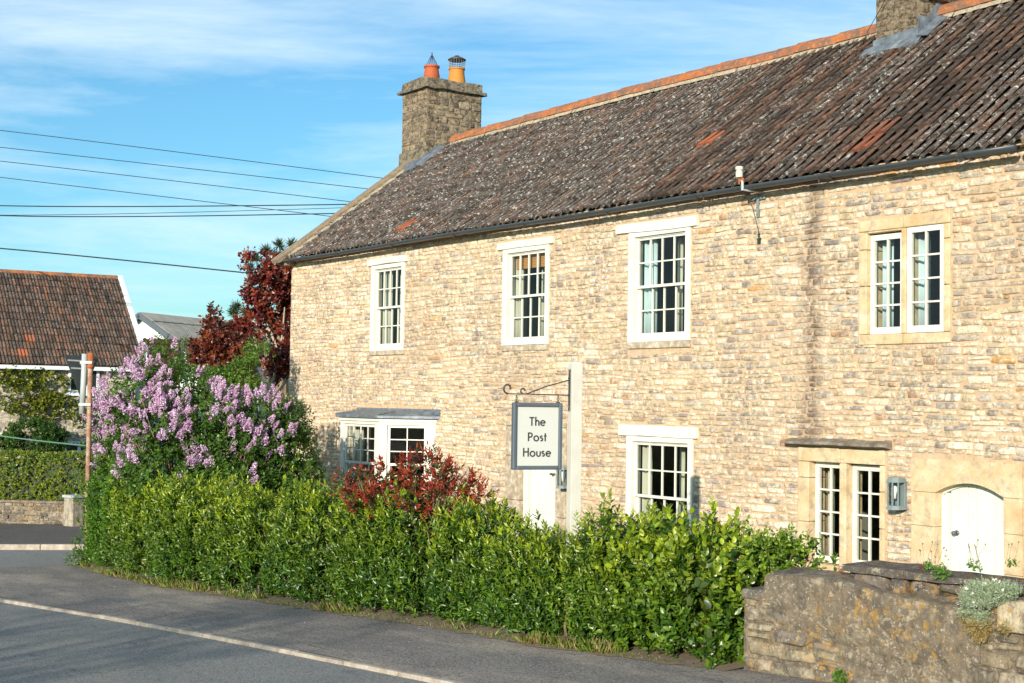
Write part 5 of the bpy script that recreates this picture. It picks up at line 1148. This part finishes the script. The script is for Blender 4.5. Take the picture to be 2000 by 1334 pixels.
mb = MB(); tile_roof(mb, O_, uW, Vn, Nn_, LH, RN, .41, .115, lambda u, v: .12, th=.035, hgt=.04, fresh=fr2, per=1, seed=71, jit=.006)
rf = mb.build('roof', M_TILE, nh, recalc=False)
mb = MB(); c = O_ + uW * LH / 2 + Vn * RN; mb.tube([O_ + Vn * RN - Nn_ * .03, O_ + uW * (LH) + Vn * RN - Nn_ * .03], .12, 10); mb.build('ridge_tile', M_RIDGE, rf)
mb = MB(); top_ = O_ + Vn * (RN - .02); bk = O_ + dW * 2 * RD
mb.add([top_ - Nn_ * .02, top_ + uW * LH - Nn_ * .02, bk + uW * LH, bk, O_ - Nn_ * .05, O_ + uW * LH - Nn_ * .05], [(0, 1, 2, 3), (4, 5, 1, 0)], (.3, .2, 0)); mb.build('rear_slope', M_TILE, rf)
mb = MB(); mb.obox(O_ + uW * (LH + .08) + Vn * RN / 2 - Nn_ * .03, Vn, uW, Nn_, RN / 2 + .05, .09, .13)
mb.obox(O_ + uW * (LH + .03) + dW * (1.5 * RD) + np.array([0, 0, (zR - zE) / 2]) , unit(np.array([dW[0] * RD, dW[1] * RD, zE - zR])), uW, unit(np.array([dW[0] * (zR - zE), dW[1] * (zR - zE), RD])), RN / 2, .025, .13)
mb.obox(O_ + uW * LH / 2 - dW * .02 + np.array([0, 0, -.1]), uW, dW, UP, LH / 2, .015, .065); mb.build('bargeboard', M_BARGE, nh)
mb = MB(); f0 = O_ + dW * .3; zg = -1.7
V = []
for z in (zg, zE - .1):
    for q in (f0, f0 + uW * (LH - .25), f0 + uW * (LH - .25) + dW * (2 * RD - .6), f0 + dW * (2 * RD - .6)): V.append((q[0], q[1], z))
mb.add(V, [(0, 1, 5, 4), (1, 2, 6, 5), (2, 3, 7, 6), (3, 0, 4, 7)], (.36, .33, .27)); a_ = f0 + uW * (LH - .25)
mb.add([(a_[0], a_[1], zE - .1), tuple(a_ + dW * (2 * RD - .6) + UP * (-a_[2] + zE - .1 - 0) * 1.0)[:2] + (zE - .1,), tuple((a_ + dW * (RD - .3))[:2]) + (zR - .3,)], [(0, 1, 2)], (.36, .33, .27))
lay(mb, LH - 9, LH - .25, zg, zE - .12, [], lambda s, z, o: tuple((f0 + uW * s - dW * o)[:2]) + (z,), hr=(.12, .2), wr=(.25, .5), gap=.02, relief=.02, pal=[((.40, .36, .29), 3), ((.5, .46, .38), 2), ((.32, .28, .22), 1)], seed=72)
mb.build('wall', M_STONE, nh)
def hs(px, py): 
    d_ = ray(px, py); k = ((f0 - CAM) @ dW) / (d_ @ dW); p = CAM + d_ * k; return (p - f0) @ uW, p[2]
def nwin(pa, pb, lab):
    (sa, za), (sb, zb) = hs(*pa), hs(*pb)
    def q(s, z, o): p = f0 + uW * s - dW * o; return (p[0], p[1], z)
    def bb(mb, s0, s1, z0, z1, o0, o1): mb.add([q(s, z, o) for z in (z0, z1) for o in (o0, o1) for s in (s0, s1)], [(0, 2, 3, 1), (4, 5, 7, 6), (0, 1, 5, 4), (2, 6, 7, 3), (0, 4, 6, 2), (1, 3, 7, 5)])
    mb = MB(); w_ = .09; zt, zb_ = max(za, zb), min(za, zb)
    bb(mb, sa, sa + w_, zb_, zt, .03, .1); bb(mb, sb - w_, sb, zb_, zt, .03, .1); bb(mb, sa + w_, sb - w_, zt - w_, zt, .031, .099); bb(mb, sa + w_, sb - w_, zb_, zb_ + w_, .031, .099); m = (sa + sb) / 2 + .1; bb(mb, m - .05, m + .05, zb_ + w_, zt - w_, .032, .098)
    o = mb.build('window', M_BARGE, nh); o['label'] = lab; g = MB(); bb(g, sa + w_, sb - w_, zb_ + w_, zt - w_, .04, .045); gm = g.build('glass_pane', M_DARKG, o)
    s_ = MB(); bb(s_, sa - .08, sb + .08, zb_ - .1, zb_ - .002, .03, .16); s_.build('sill', M_BARGE, o)
    return (sa, sb, zb_, zt)
def m_dg(B): B.col((.02, .03, .03)); B.rough(.08)
M_DARKG = mat('dark window glass', m_dg)
nwin((133, 712), (192, 768), 'upper window behind the road sign'); nwin((123, 862), (172, 885), 'small lower window above the hedge')
# creeper on its wall
def creeper(L, n, seed, label, cols, ll=.13):
    r = np.random.default_rng(seed); P = []
    for (pa, pb, pr, ph_) in L:
        m = int(n * pr * ph_); (s0_, z0_) = hs(pa, pb); (s1_, _), (_, z1_) = hs(pa + pr, pb), hs(pa, pb + ph_); a = r.uniform(0, 6.28, m); q = np.sqrt(r.random(m))
        s = s0_ + (s1_ - s0_) * q * np.cos(a); z = z0_ + (z0_ - z1_) * q * np.sin(a); o = .1 + .35 * r.random(m) * np.sqrt(1 - q ** 2 + .05); P.append(f0[None] * [1, 1, 0] + uW[None] * s[:, None] - dW[None] * o[:, None] + np.stack([0 * z, 0 * z, z], 1))
    P = np.concatenate(P); ok = vnoise(P, 5, 3.) > -.35; P = P[ok]; c = empty('wall_creeper', tuple(P.mean(0)), label, 'climbing plant')
    leaf_mesh('foliage', *shoots(P, -dW[None] + r.normal(size=P.shape) * .6, r, 6, .15, ll, .7, cols, (.25, .25, .02)), M_LEAF, c)
    mb = MB()
    for k in range(5):
        s_, z_ = hs(0, 800 - k * 5); e_, y_ = hs(190, 815 - k * 12); pts = []
        for t in np.linspace(0, 1, 12): s = s_ + (e_ - s_) * t; z = z_ + (y_ - z_) * t + .15 * math.sin(t * 9 + k * 2); pp = f0 + uW * s - dW * .12; pts.append((pp[0], pp[1], z))
        mb.tube(pts, .022, 5)
    mb.build('stem', M_PALEBARK, c)
creeper([(30, 760, 55, 50), (95, 750, 45, 40), (60, 800, 60, 26), (110, 790, 40, 26), (145, 815, 30, 14), (20, 740, 50, 16)], .045, 81, 'sprawling creeper with twisting pale stems on the neighbour cottage wall', [(.10, .14, .018), (.14, .18, .02), (.08, .11, .015)])
shrub('ivy_clump', lobes_px([(65, 850, 47, 52, 26), (90, 865, 47, 40, 28), (30, 870, 47, 30, 22), (160, 880, 46.5, 8, 14)]), groot(70, 930, 47), 1500, [(.045, .10, .012), (.06, .13, .015), (.035, .075, .012)], 'dark green rounded shrub under the creeper', 'bush', 82, .11, .7, 6, .15)
# grey barn
def gabled(name, label, apex_px, far_px, dep, gdir, bdir_pitch, half, drop, length, mroof, mwall, roll, cat_, zg, hue, wallseed=None, fascia=None):
    fascia = fascia or M_GREYP
    ap = DP(*apex_px, dep); g = unit(np.array([gdir[0], gdir[1], 0.])); l_ = np.array([-g[1], g[0], 0.])
    if (l_ @ (DP(*far_px, dep + 4) - ap)) < 0: l_ = -l_
    t = empty(name, (ap[0], ap[1], zg), label, cat_); s1 = g * half - UP * drop; Ls = np.linalg.norm(s1); V1 = -s1 / Ls
    mb = MB(); 
    for sg_ in (1, -1):
        e = g * half * sg_ - UP * drop; Oe = ap + e; Vv = -e / Ls; Nv = unit(np.cross(l_, Vv)); Nv = Nv if Nv[2] > 0 else -Nv
        tile_roof(mb, Oe, l_, Vv, Nv, length, Ls, roll * 9, roll, hue, th=.03, hgt=roll * .32, per=1, seed=91, jit=.002)
        mb.add([Oe - Nv * .04, Oe + l_ * length - Nv * .04, ap + l_ * length - Nv * .04, ap - Nv * .04], [(0, 1, 2, 3)], (.3, .6, 0))
    mb.build('roof', mroof, t, recalc=False)
    mb = MB(); a0 = ap + l_ * .35 - UP * .15; L0, L1 = a0 + g * half * .93 - UP * drop, a0 - g * half * .93 - UP * drop
    mb.add([a0, L0, (L0[0], L0[1], zg), (L1[0], L1[1], zg), L1], [(0, 1, 2, 3, 4)])
    nb = 26; 
    for k in range(nb):
        z = a0[2] - .1 - k * .2; hwid = min(1, (a0[2] - z) / drop) * half * .93; q = a0 * [1, 1, 0] + UP * z
        mb.add([q - g * hwid - l_ * .05, q + g * hwid - l_ * .05, q + g * hwid - l_ * .01 + UP * .19, q - g * hwid - l_ * .01 + UP * .19, q - g * hwid, q + g * hwid], [(0, 1, 2, 3), (0, 4, 5, 1)])
    for e in (L0, L1): mb.add([e, e + l_ * (length - .5), (e[0] + l_[0] * (length - .5), e[1] + l_[1] * (length - .5), zg), (e[0], e[1], zg)], [(0, 1, 2, 3)])
    mb.build('wall', mwall, t)
    mb = MB()
    for sg_ in (1, -1):
        e = g * half * sg_ - UP * drop; mb.obox(ap + e / 2 - l_ * .04 - UP * .12, unit(e), l_, unit(np.cross(unit(e), l_)), Ls / 2 + .05, .03, .12)
    mb.build('bargeboard', fascia, t); return t
def m_corr(B):
    c = B.ramp(B.noise(1.2, 6, .7), [(.3, (.15, .155, .15)), (.6, (.26, .25, .22)), (.8, (.34, .31, .24))]); B.col(c); B.rough(.9); B.bump(B.noise(20, 4), .3, .02)
M_CORR = mat('corrugated cement sheet', m_corr)
def m_orange(B): c = B.ramp(B.noise(6, 5, .7), [(.3, (.42, .10, .03)), (.7, (.60, .20, .06))]); B.col(c); B.rough(.85)
M_ORANGE = mat('orange clay tile', m_orange)
# barn gable faces the camera's left, roof runs off to the right
gd = RWc((.93, -.36)); gabled('grey_barn', 'barn with a grey corrugated roof and white boarded gable beyond the lilac', (272, 611), (520, 640), 66, gd, 0, 3.6, 2.2, 22, M_CORR, M_BLUEW, .19, 'barn', -1.5, lambda u, v: .5)
gd = RWc((.35, -.93)); gabled('tiled_shed', 'small outbuilding with an orange tiled roof in front of the barn', (350, 664), (272, 664), 57, gd, 0, 2.2, 1.5, 3.0, M_ORANGE, M_BLUEW, .2, 'shed', -1.5, lambda u, v: 0., fascia=M_BARGE)

# ------------------------------------------------------------------ low garden wall at the right
R0 = np.array([-9.37, 9.30]); Rt = unit(np.array([1.0, .085])); Rn = np.array([Rt[1], -Rt[0]])
def WF(px, py, o=0.):
    d_ = ray(px, py); n3 = np.array([*Rn, 0]); k = ((np.array([*R0, 0]) + n3 * o - CAM) @ n3) / (d_ @ n3); p = CAM + d_ * k; return (p[:2] - R0) @ Rt, p[2]
def wr(s, z, o): p = R0 + Rt * s + Rn * o; return (p[0], p[1], z)
prof = [WF(*p) for p in ((1459, 1152), (1497, 1152), (1499, 1121), (1560, 1122), (1635, 1131), (1730, 1158), (1800, 1172), (1862, 1182), (1935, 1190), (1950, 1166), (2000, 1170))]
ps = [p[0] for p in prof]; pz = [p[1] for p in prof]; Smax = 7.5; ps[0] = 0.
def ztop(s): return float(np.interp(s, ps + [Smax], pz + [pz[-1] - .05]))
gw = empty('garden_wall', (R0[0] + 2, R0[1] + .3, 0), 'low weathered stone wall with orange lichen and dark coping at the right', 'wall')
from mathutils import noise as mn
r = np.random.default_rng(95)
nx_, nz_ = 620, 70; ss = np.concatenate([np.linspace(0, 3.6, 520), np.linspace(3.62, Smax, 100)]); V = np.zeros((nz_ + 1, nx_, 3))
cells = [(r.uniform(0, Smax), r.uniform(-.2, 1.0)) for _ in range(420)]; CX = np.array([c[0] for c in cells]); CZ = np.array([c[1] for c in cells]); CO = r.uniform(-.012, .02, 420); CT = r.uniform(.0, 1., 420)
tintcols = []; 
for i, s in enumerate(ss):
    zt_ = ztop(s); z0_ = float(gz(R0[0] + s)) - .1
    for k in range(nz_ + 1):
        z = z0_ + (zt_ - z0_) * k / nz_; wz = z + .03 * math.sin(s * 6) + .02 * math.sin(s * 17 + z * 9)
        dd = np.sqrt(((CX - s) / 1.9) ** 2 + (CZ - wz) ** 2); j = np.argpartition(dd, 1)[:2]; a, b = sorted(j, key=lambda q: dd[q]); ed = dd[b] - dd[a]
        sm = 1 / (1 + math.exp(-((z - (.52 - .09 * (s - .4))) * 22))) * (1 / (1 + math.exp(-(s - .12) * 30))) * (1 / (1 + math.exp((s - 2.35) * 14)))    # the rendered area
        h = (-.012 + CO[a] * .5 + .012 * min(1, ed / .04)) * (1 - sm) + sm * .034 + .012 * mn.noise(Vector((s * 7, z * 7, 1))) + .006 * mn.noise(Vector((s * 23, z * 23, 4)))
        if k == nz_: h -= .03
        V[k, i] = wr(s, z, h)
verts = V.reshape(-1, 3); vt = [tuple(p) for p in verts]; F = [(k * nx_ + i, k * nx_ + i + 1, (k + 1) * nx_ + i + 1, (k + 1) * nx_ + i) for k in range(nz_) for i in range(nx_ - 1)]
mb = MB(); mb.v = vt; mb.n = len(vt); mb.f = F; mb.c = [(.235, .19, .135)] * len(F)
q = 40
for i in range(0, nx_ - 1):   # top and back
    s, e = ss[i], ss[i + 1]; a, b = vt[nz_ * nx_ + i], vt[nz_ * nx_ + i + 1]; bb = wr(e, ztop(e) + .01, -.42); aa = wr(s, ztop(s) + .01, -.42)
    if i % 10 == 0 and i + 10 < nx_:
        e = ss[i + 10]; 
        mb.add([wr(s, ztop(s) + .01, -.42), wr(e, ztop(e) + .01, -.42), wr(e, -.4, -.42), wr(s, -.4, -.42)], [(0, 1, 2, 3)], (.27, .225, .17))
    mb.add([a, b, bb, aa], [(0, 1, 2, 3)], (.27, .225, .17))
mb.add([wr(0, z, .02) for z in (-.2,)] + [wr(0, ztop(0), .02), wr(0, ztop(0), -.42), wr(0, -.2, -.42)], [(0, 1, 2, 3)], (.27, .225, .17))
wf_ = mb.build('wall_body', M_OLD, gw, smooth=False, recalc=False)
mb = MB(); SK = [(.17, .55, .60, 1.3), (.55, 1.05, .46, 1.3), (1.05, 2.35, .22, 1.3)]
lay(mb, .0, 3.6, float(gz(-9)) - .1, 1.0, SK, lambda a, z, o: wr(a, z, -.004 + o), hr=(.07, .15), wr=(.12, .34), gap=.016, relief=.034, pal=[((.36, .29, .19), 4), ((.46, .38, .26), 3), ((.26, .22, .17), 3), ((.50, .42, .30), 1.5)], seed=98, wob=.03, zmax=lambda q: ztop(q) - .01, jit=.16)
mb.build('rubble_stone', M_OLD, gw, smooth=True, recalc=False)
# projecting stone at the left end, coping slabs set back on top and dark stones below them
mb = MB(); sa, sb = WF(1457, 1160)[0], WF(1500, 1160)[0]; za, zb = WF(1480, 1171)[1], WF(1480, 1151)[1]
def wbox(mb, s0, s1, z0, z1, o0, o1, col, j=.01, nseg=1):
    for k in range(nseg):
        a, b = s0 + (s1 - s0) * k / nseg, s0 + (s1 - s0) * (k + 1) / nseg; P = [wr(s, z + random.uniform(-j, j), o + random.uniform(-j, j)) for z in (z0, z1) for o in (o1, o0) for s in (a, b)]
        mb.add(P, [(0, 2, 3, 1), (4, 5, 7, 6), (0, 1, 5, 4), (2, 6, 7, 3), (0, 4, 6, 2), (1, 3, 7, 5)], col)
wbox(mb, sa - .01, sb, za, zb, .055, -.35, (.2, .18, .16)); mb.build('end_stone', M_OLD, gw, bevel=.02)
mb = MB(); random.seed(12); s, e = WF(1632, 1130)[0], 5.4; zc = WF(1800, 1120, -.12)[1]
co = MB(); xx = s - .02; 
cuts = [xx, xx + .62, xx + 1.5, xx + 2.3, xx + 3.1, xx + 4.2, Smax]
def top_slab(s0, s1, z0, z1, o0, o1):
    ns, no = 14, 5; V = []
    for lay_ in (0, 1):
        for i in range(ns + 1):
            for k in range(no + 1):
                s_ = s0 + .006 + (s1 - s0 - .012) * i / ns; o_ = o0 + (o1 - o0) * k / no; edge = .022 * mn.noise(Vector((s_ * 5, o_ * 5, lay_))) if k in (0, no) else 0
                V.append(wr(s_, (z1 if lay_ else z0) + .014 * mn.noise(Vector((s_ * 4, o_ * 4, lay_ * 3))) , o_ + edge - (.012 if lay_ and k == no else 0)))
    st = (no + 1); m = (ns + 1) * st; F = []
    for i in range(ns):
        for k in range(no): a = i * st + k; F += [(a, a + st, a + st + 1, a + 1), (m + a, m + a + 1, m + a + st + 1, m + a + st)]
        F += [(i * st, m + i * st, m + (i + 1) * st, (i + 1) * st), (i * st + no, (i + 1) * st + no, m + (i + 1) * st + no, m + i * st + no)]
    for k in range(no): F += [(k, k + 1, m + k + 1, m + k), (ns * st + k, m + ns * st + k, m + ns * st + k + 1, ns * st + k + 1)]
    co.add(V, F, (.135, .115, .10))
for a, b in zip(cuts, cuts[1:]): top_slab(a, b, zc - .055 + random.uniform(-.004, .004), zc + random.uniform(-.006, .008), -.62, -.10)
top_slab(prof[2][0], xx + .02, ztop(.4) - .06, ztop(.35) + .015, -.5, -.03)
co.build('coping', M_OLD, gw)
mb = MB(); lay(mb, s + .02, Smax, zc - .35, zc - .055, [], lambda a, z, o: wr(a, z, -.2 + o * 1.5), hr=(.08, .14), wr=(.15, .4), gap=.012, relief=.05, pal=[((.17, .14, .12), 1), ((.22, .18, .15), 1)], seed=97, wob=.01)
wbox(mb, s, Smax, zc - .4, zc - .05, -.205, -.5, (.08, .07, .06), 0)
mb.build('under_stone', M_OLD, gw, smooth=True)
mb = MB(); s9, z9 = WF(1985, 1200); wbox(mb, s9 - .13, s9 + .35, z9 - .14, z9 + .10, .07, -.3, (.62, .52, .36), .015); mb.build('pale_stone', M_OLD, gw, bevel=.03)

# silver plant on the wall and small weeds
r = np.random.default_rng(101)
def wpt(px, py, o): s, z = WF(px, py, o); return np.array(wr(s, z, o))
t = empty('silver_plant', tuple(wpt(1930, 1180, .05)), 'silver leaved trailing plant with tiny white flowers on the garden wall', 'plant'); P = []; Dn = []
for cx, cy, rx, ry, m in ((1925, 1165, 48, 24, 700), (1905, 1190, 30, 26, 420), (1960, 1160, 36, 14, 300), (1915, 1222, 22, 28, 260), (1965, 1225, 12, 8, 40)):
    for _ in range(m):
        a = r.uniform(0, 6.28); q = math.sqrt(r.random()); P.append(wpt(cx + rx * q * math.cos(a), cy + ry * q * math.sin(a), .05 + .10 * math.sqrt(1 - q * q + .01) * r.random() + .02))
P = np.array(P); n = len(P); up = P[:, 2] > wpt(1900, 1185, .05)[2]; D0 = np.where(up[:, None], [[0, -.4, 1.]], [[.1, -.7, -.3]]) + r.normal(size=(n, 3)) * .45
P_, D2, N2, L2, W2, C2 = shoots(P, D0, r, 7, .06, .026, .3, [(.36, .43, .34), (.44, .50, .40), (.28, .35, .22)], None, .8)
lowm = P_[:, 2] < wpt(1900, 1205, .05)[2] + r.normal(size=len(P_)) * .03; C2[lowm] = np.array([.42, .32, .13]) * r.uniform(.6, 1.2, (lowm.sum(), 1)); leaf_mesh('foliage', P_, D2, N2, L2, W2, C2, M_LEAF, t, 'quad')
k = r.choice(np.where(up)[0], 24); Q = np.repeat(P[k] + [0, -.03, .05], 6, 0) + r.normal(size=(144, 3)) * .004; leaf_mesh('flower', Q, r.normal(size=(144, 3)), r.normal(size=(144, 3)), .012 * np.ones(144), .012 * np.ones(144), np.tile([.85, .85, .8], (144, 1)), M_PETAL, t, 'petal')
def weed(px, py, o, rad, n, cols, label, name='wall_weed', ll=.022, stalks=0, red=False, cat_='weed'):
    c = wpt(px, py, o); t = empty(name, tuple(c), label, cat_); d_ = r.normal(size=(n, 3)); P = c + unit(d_) * (rad * r.random((n, 1)) ** .5) * [1, .7, .8]; leaf_mesh('foliage', *shoots(P, unit(d_) + [0, 0, .8], r, 4, .03, ll, .8, cols, None, 1.2), M_LEAF, t)
    if stalks:
        mb = MB()
        for _ in range(stalks):
            b = c + r.normal(size=3) * [rad * .8, .02, .01]; e = b + [r.normal() * .05, r.normal() * .02, r.uniform(.1, .2)]; mb.tube([b, (b + e) / 2 + r.normal(size=3) * .008, e], .0018, 4)
            mb.tube([e, e + [r.normal() * .006, 0, .012]], .006, 5)
        mb.build('stalk', M_BARK, t)
GW = [(.08, .18, .02), (.12, .24, .03)]
weed(1838, 1118, -.08, .075, 70, GW, 'bright green weed spilling over the coping edge', stalks=5)
weed(1818, 1107, -.25, .05, 30, GW, 'small green tuft with thin stalks on the coping', stalks=6)
weed(1905, 1106, -.35, .05, 30, GW, 'green weed with tall grass stalks on the coping before the white door', stalks=7)
weed(1977, 1104, -.35, .04, 20, GW, 'thin stalked weed on the coping at the picture edge', stalks=3)
weed(1643, 1116, -.2, .03, 26, [(.22, .04, .02), (.16, .05, .03)], 'red stonecrop patch on the coping beside the leafy shrub', 'stonecrop', .012)
weed(1803, 1109, -.25, .03, 26, [(.22, .04, .02), (.16, .05, .03)], 'red stonecrop patch beside the green tuft on the coping', 'stonecrop', .012)
weed(1797, 1143, -.1, .03, 24, [(.10, .16, .04), (.4, .3, .36)], 'tiny pink flowering weed in the gap under the coping', ll=.016)
weed(1640, 1322, .06, .06, 30, GW, 'small fern like weed at the foot of the wall', ll=.03)

# grass tufts along the hedge foot
r = np.random.default_rng(111); n = 3600; x = np.concatenate([r.uniform(-25, -10, n // 2), r.choice([-23.9, -22.9, -21.0, -20.2, -19.6, -17.0, -16.2, -15.4, -12.6, -11.9, -11.5, -10.9], n - n // 2) + r.normal(size=n - n // 2) * .18]); y = interp(HEDF, x) - .02 - .22 * r.random(n) ** 1.5
P = np.stack([x, y, gz(x) + .015], 1); D_ = np.stack([r.normal(size=n) * .5, -.35 + r.normal(size=n) * .4, np.ones(n)], 1); L_ = r.uniform(.04, .16, n); keep_ = vnoise(P, 12, 2.2) > .05; L_ = L_ * np.where(keep_, 1, .3); C = np.array([(.12, .22, .02), (.18, .27, .03), (.30, .26, .08), (.26, .20, .09)])[r.integers(0, 4, n)]
o = leaf_mesh('grass', P, D_, r.normal(size=(n, 3)), L_, L_ * .09 + .004, C, M_LEAF, None, 'quad'); setp(o, 'ragged grass tufts along the foot of the hedge', 'grass', kind='stuff')
# nettles at the hedge corner
shrub('corner_weed', lobes_px([(150, 1098, 25.4, 16, 14), (165, 1088, 25.4, 14, 18)]), groot(152, 1112, 25.4), 110, [(.06, .14, .02), (.09, .18, .02)], 'clump of nettles at the left foot of the hedge', 'weed', 112, .05, .55, 6, .09, twig=6)
# fallen leaves and chips on the footway
n = 160; x = r.uniform(-24, -9.5, n); y = interp(KERB, x) + .3 + (interp(HEDF, x) - interp(KERB, x) - .5) * r.random(n) ** .6; P = np.stack([x, y, gz(x) + .012], 1); D_ = np.stack([r.normal(size=n), r.normal(size=n), .1 * np.ones(n)], 1)
o = leaf_mesh('leaf_litter', P, D_, np.tile([0, 0, 1.], (n, 1)) + r.normal(size=(n, 3)) * .2, r.uniform(.015, .035, n), r.uniform(.01, .02, n), np.array([(.4, .34, .25), (.25, .16, .08), (.5, .46, .4)])[r.integers(0, 3, n)], M_LEAF, None, 'quad'); setp(o, 'scattered dry leaves and chips on the footway', 'litter', kind='stuff')

# ------------------------------------------------------------------ overhead lines
def wire(pts, dep, rad, label, m=M_WIRE, deps=None):
    px_ext = m is M_WIRE
    P = np.array([DP(a, b, d_) for (a, b), d_ in zip(pts, deps or [dep] * len(pts))]); T = np.linspace(0, 1, len(P)); q = []
    for t in np.linspace(0, 1, 26): q.append([np.polyval(np.polyfit(T, P[:, k], min(2, len(P) - 1)), t) for k in range(3)])
    q = [list(np.array(q[0]) * 2 - np.array(q[1]) + (np.array(q[0]) - np.array(q[1])) * 24 + np.array([0, 0, 1.0]))] + q if px_ext else q
    mb = MB(); mb.tube(q, rad, 5); setp(mb.build('overhead_wire', m), label, 'wire', 'overhead wires crossing the sky')
wire([(-120, 242), (0, 255), (400, 303), (900, 368)], 42, .011, 'highest thin wire reaching the roof near the chimney')
wire([(-120, 275), (0, 287), (400, 333), (860, 385)], 42, .011, 'second wire from the top of the sky group')
wire([(-120, 303), (0, 314), (350, 355), (820, 410)], 42, .011, 'third wire from the top of the sky group')
wire([(-120, 332), (0, 346), (300, 382), (760, 436)], 42, .011, 'fourth wire sloping down across the two level cables')
wire([(-120, 395), (0, 398), (330, 407), (800, 396)], 44, .018, 'thick level cable, upper of the sagging pair')
wire([(-120, 416), (0, 417), (330, 419), (780, 401)], 46, .010, 'thin level wire between the two thick sagging cables')
wire([(-120, 413), (0, 416), (340, 428), (780, 412)], 45, .018, 'thick level cable, lower of the sagging pair')
wire([(-120, 476), (0, 486), (250, 508), (600, 546)], 41, .020, 'thick low cable running into the copper tree')
wire([(-60, 842), (0, 851), (90, 863), (165, 870)], 30, .014, 'thin green cord crossing the creeper on the neighbour cottage', M_GREEN)
# cable from the second chimney over the tiles to the insulator
mb = MB(); cpts = [(-13.9, 16.9, 8.9), (-14.25, 16.9, 8.45), (-14.5, 16.9, 8.15)]
for a, b in ((1700, 75), (1660, 140), (1600, 195), (1550, 240), (1500, 290), (1462, 325)): u, v = on_roof(a, b); p = P0 + np.array([u, 0, 0]) + V_ * v + N_ * .10; cpts.append(tuple(p))
cpts.append((ip[0] + .03, ip[1] + .02, ip[2] - .02)); mb.tube(cpts, .006, 5); setp(mb.build('roof_cable', M_WIRE), 'black cable running down the tiles from the ridge chimney to the insulator', 'cable')

# roadside tree on the near side, out to the left of the view: its thin crown throws the faint streaks on the road
tp_ = np.array([-4.2, -12.2, 0.]); tr_ = empty('roadside_tree', tuple(tp_), 'thin crowned roadside tree across the road, showing only as faint shadow streaks', 'tree')
r = np.random.default_rng(121); LB = [(tp_ + np.array([dx, dy, z]), a, b) for dx, dy, z, a, b in ((0, 0, 5.4, 1.7, .75), (1.5, .8, 5.9, 1.3, .55), (-1.6, -.9, 5.7, 1.4, .5), (.2, -.3, 6.25, 1.2, .3), (-2.6, -1.6, 6.1, .9, .25))]
P, d_ = crown(LB, 1500, r, thr=-.1, inner=.3); leaf_mesh('foliage', *shoots(P, d_ + [0, 0, .5], r, 5, .2, .10, .6, [(.07, .14, .02)]), M_LEAF, tr_)
mb = MB(); mb.tube([tp_ - UP * .3, tp_ + UP * 2.4, tp_ + np.array([.1, 0, 4.6]), tp_ + np.array([.2, .1, 5.8])], [.16, .13, .09, .03], 10); twigs(mb, tp_ + UP * 3.2, P[r.choice(len(P), 26)], r, .04); mb.build('trunk', M_BARK, tr_)
